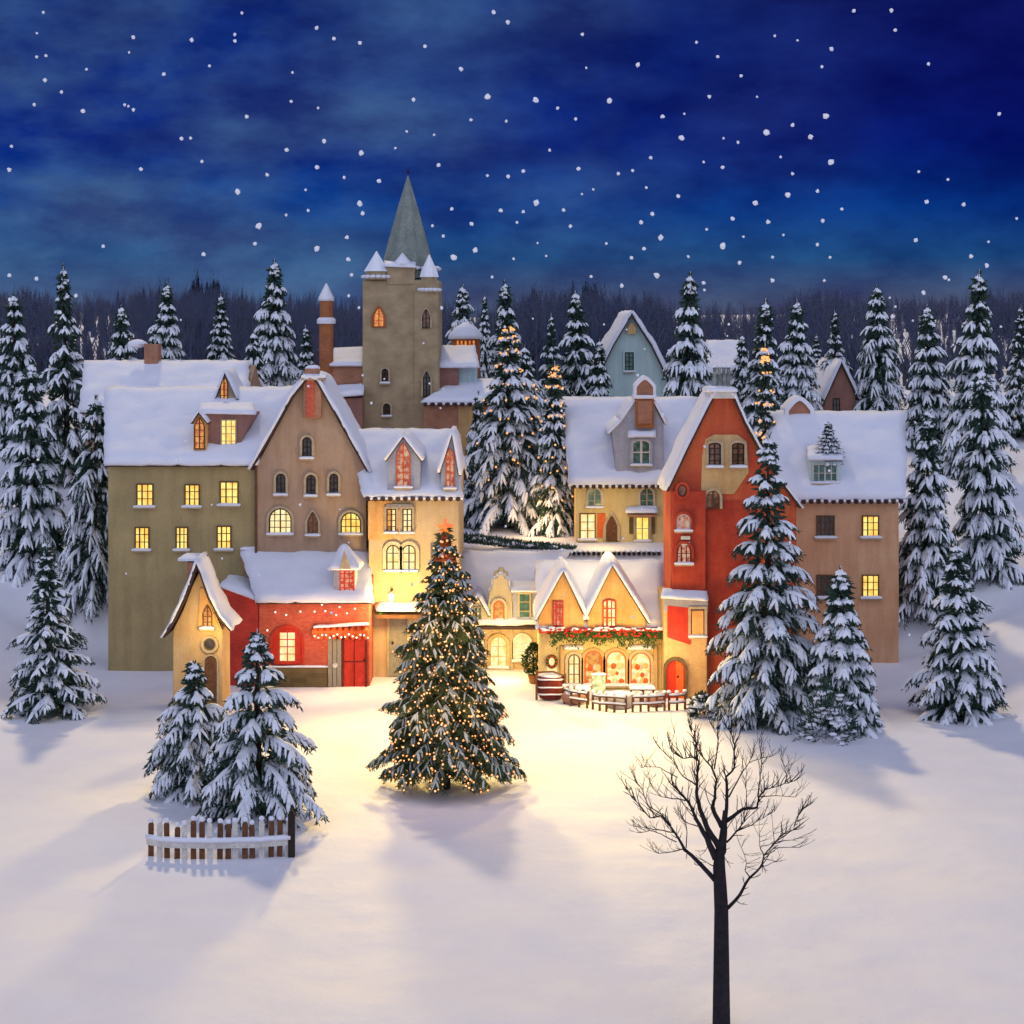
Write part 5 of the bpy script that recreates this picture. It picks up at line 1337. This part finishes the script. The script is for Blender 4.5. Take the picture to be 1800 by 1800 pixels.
# night sky ahead: haze near the horizon, deep blue above, soft cloud variation
gr = N.new('ShaderNodeValToRGB'); E = gr.color_ramp.elements
E[0].position = .0; E[0].color = (.070, .085, .150, 1)
E[1].position = 1.0; E[1].color = (.004, .012, .10, 1)
for p_, c_ in ((.012, (.050, .070, .16)), (.035, (.010, .062, .21)), (.065, (.002, .040, .25)), (.10, (.002, .016, .20)), (.14, (.004, .020, .19)), (.20, (.006, .022, .16)), (.35, (.004, .012, .10))):
    e = E.new(p_); e.color = (*c_, 1)
L.new(sp.outputs['Z'], gr.inputs['Fac'])
mp = N.new('ShaderNodeMapping'); mp.inputs['Scale'].default_value = (1, 1, 2.2); L.new(tc.outputs['Generated'], mp.inputs['Vector'])
n1 = N.new('ShaderNodeTexNoise'); n1.inputs['Scale'].default_value = 7; n1.inputs['Detail'].default_value = 5; n1.inputs['Roughness'].default_value = .55; L.new(mp.outputs[0], n1.inputs['Vector'])
# clouds stronger to the left
mr = N.new('ShaderNodeMapRange'); mr.inputs['From Min'].default_value = .22; mr.inputs['From Max'].default_value = -.2; L.new(sp.outputs['X'], mr.inputs['Value'])
cl = N.new('ShaderNodeMapRange'); cl.inputs['From Min'].default_value = .36; cl.inputs['From Max'].default_value = .66; L.new(n1.outputs['Fac'], cl.inputs['Value'])
mm = N.new('ShaderNodeMath'); mm.operation = 'MULTIPLY'; L.new(mr.outputs[0], mm.inputs[0]); L.new(cl.outputs[0], mm.inputs[1])
mx = N.new('ShaderNodeMix'); mx.data_type = 'RGBA'; mx.inputs['B'].default_value = (.045, .105, .27, 1); L.new(mm.outputs[0], mx.inputs['Factor']); L.new(gr.outputs['Color'], mx.inputs['A'])
# bright pale sky added behind the viewer as unseen fill for facades and roofs
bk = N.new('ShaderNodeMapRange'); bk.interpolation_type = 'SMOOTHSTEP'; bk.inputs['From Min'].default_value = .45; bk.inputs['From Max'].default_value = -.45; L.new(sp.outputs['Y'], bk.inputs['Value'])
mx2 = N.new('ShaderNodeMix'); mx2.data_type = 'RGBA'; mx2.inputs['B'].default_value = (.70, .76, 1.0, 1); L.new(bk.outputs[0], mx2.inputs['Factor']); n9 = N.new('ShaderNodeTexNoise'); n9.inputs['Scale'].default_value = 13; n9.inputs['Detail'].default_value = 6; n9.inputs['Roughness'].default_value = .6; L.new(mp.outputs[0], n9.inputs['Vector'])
c9 = N.new('ShaderNodeValToRGB'); c9.color_ramp.elements[0].position = .36; c9.color_ramp.elements[1].position = .66; c9.color_ramp.elements[0].color = (.55, .45, .62, 1); c9.color_ramp.elements[1].color = (1.5, 1.5, 1.2, 1); L.new(n9.outputs['Fac'], c9.inputs['Fac'])
m9 = N.new('ShaderNodeMix'); m9.data_type = 'RGBA'; m9.blend_type = 'MULTIPLY'; m9.inputs['Factor'].default_value = .8; L.new(mx.outputs['Result'], m9.inputs['A']); L.new(c9.outputs['Color'], m9.inputs['B'])
xr = N.new('ShaderNodeMapRange'); xr.inputs['From Min'].default_value = -.02; xr.inputs['From Max'].default_value = .26; xr.inputs['To Min'].default_value = 0; xr.inputs['To Max'].default_value = 1; L.new(sp.outputs['X'], xr.inputs['Value'])
zr_ = N.new('ShaderNodeMapRange'); zr_.inputs['From Min'].default_value = .02; zr_.inputs['From Max'].default_value = .12; L.new(sp.outputs['Z'], zr_.inputs['Value'])
xz = N.new('ShaderNodeMath'); xz.operation = 'MULTIPLY'; L.new(xr.outputs[0], xz.inputs[0]); L.new(zr_.outputs[0], xz.inputs[1])
m10 = N.new('ShaderNodeMix'); m10.data_type = 'RGBA'; m10.blend_type = 'MULTIPLY'; m10.inputs['B'].default_value = (.7, .3, .62, 1); L.new(xz.outputs[0], m10.inputs['Factor']); L.new(m9.outputs['Result'], m10.inputs['A'])
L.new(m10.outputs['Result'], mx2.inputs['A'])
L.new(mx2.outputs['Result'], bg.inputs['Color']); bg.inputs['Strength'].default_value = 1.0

sun = bpy.data.lights.new('Sun', 'SUN'); sun.energy = 1.55; sun.color = (1, .77, .42); sun.angle = R(4)
so = bpy.data.objects.new('sun_light', sun); COL.objects.link(so)
so.rotation_euler = Vector((.20, -1, -.90)).to_track_quat('-Z', 'Y').to_euler()
def plight(name, p, e, col=(1, .70, .22), r=.25):
    l = bpy.data.lights.new(name, 'POINT'); l.energy = e; l.color = col; l.shadow_soft_size = r
    o = bpy.data.objects.new(name, l); COL.objects.link(o); o.location = p; return o
plight('porch_light', P(689, 1058, 76.6), 750, r=.35)
def spot(name, p, tgt, e, ang, col=(1, .70, .20), r=.8):
    l = bpy.data.lights.new(name, 'SPOT'); l.energy = e; l.color = col; l.shadow_soft_size = r; l.spot_size = R(ang); l.spot_blend = .9
    o = bpy.data.objects.new(name, l); COL.objects.link(o); o.location = p; o.rotation_euler = (Vector(tgt)-Vector(p)).to_track_quat('-Z', 'Y').to_euler()
spot('square_fill_spot', P(690, 868, 78.2), (-3.2, 54, 0), 17000, 84)  # unseen spots added to spread a warm glow over the square; no fixtures
spot('square_fill_spot', P(1085, 1000, 75.2), (4.5, 55, 0), 7500, 84)
plight('shop_light', P(1030, 1150, 72.5), 420, r=.6)
plight('shop_light', P(1115, 1150, 72.5), 380, r=.6)
plight('shop_roof_fill', P(1060, 930, 78.5), 230, (1, .74, .32), .8)  # unseen light added to warm the snowy shop roofs
plight('little_shop_light', P(890, 1140, 78.0), 330, r=.5)
plight('red_house_light', P(560, 1120, 74.6), 220, (1, .6, .3), r=.4)
plight('tower_door_light', P(1195, 1150, 72.8), 130, (1, .6, .3), r=.3)
plight('cottage_light', P(368, 1110, 70.8), 130, r=.3)
plight('terrace_light', P(1060, 915, 87.6), 130, r=.3)
plight('terrace_light', P(930, 900, 91.0), 260, (1, .62, .25), r=.5)  # unseen warm light added to tint the terrace firs
# glow of the tree's own bulbs
for px, py in ((783, 1100), (783, 1230)):
    for dx in (-1, 1): plight('tree_glow', P(px+dx*(py-900)*.16, py, 60.4-(py-930)*.0052-.9), 55, (1, .55, .22), .5)

cam = bpy.data.cameras.new('Camera'); co = bpy.data.objects.new('camera', cam); COL.objects.link(co)
co.location = (0, 0, H); co.rotation_euler = (R(90), 0, 0)
cam.sensor_width = 36; cam.lens = 36*F/1800; cam.shift_y = -(900-YH)/1800; cam.clip_end = 5000; cam.clip_start = .5
sc.camera = co
sc.render.engine = 'CYCLES'; sc.render.resolution_x = 1024; sc.render.resolution_y = 1024
sc.view_settings.view_transform = 'Standard'; sc.view_settings.look = 'None'; sc.view_settings.exposure = 0
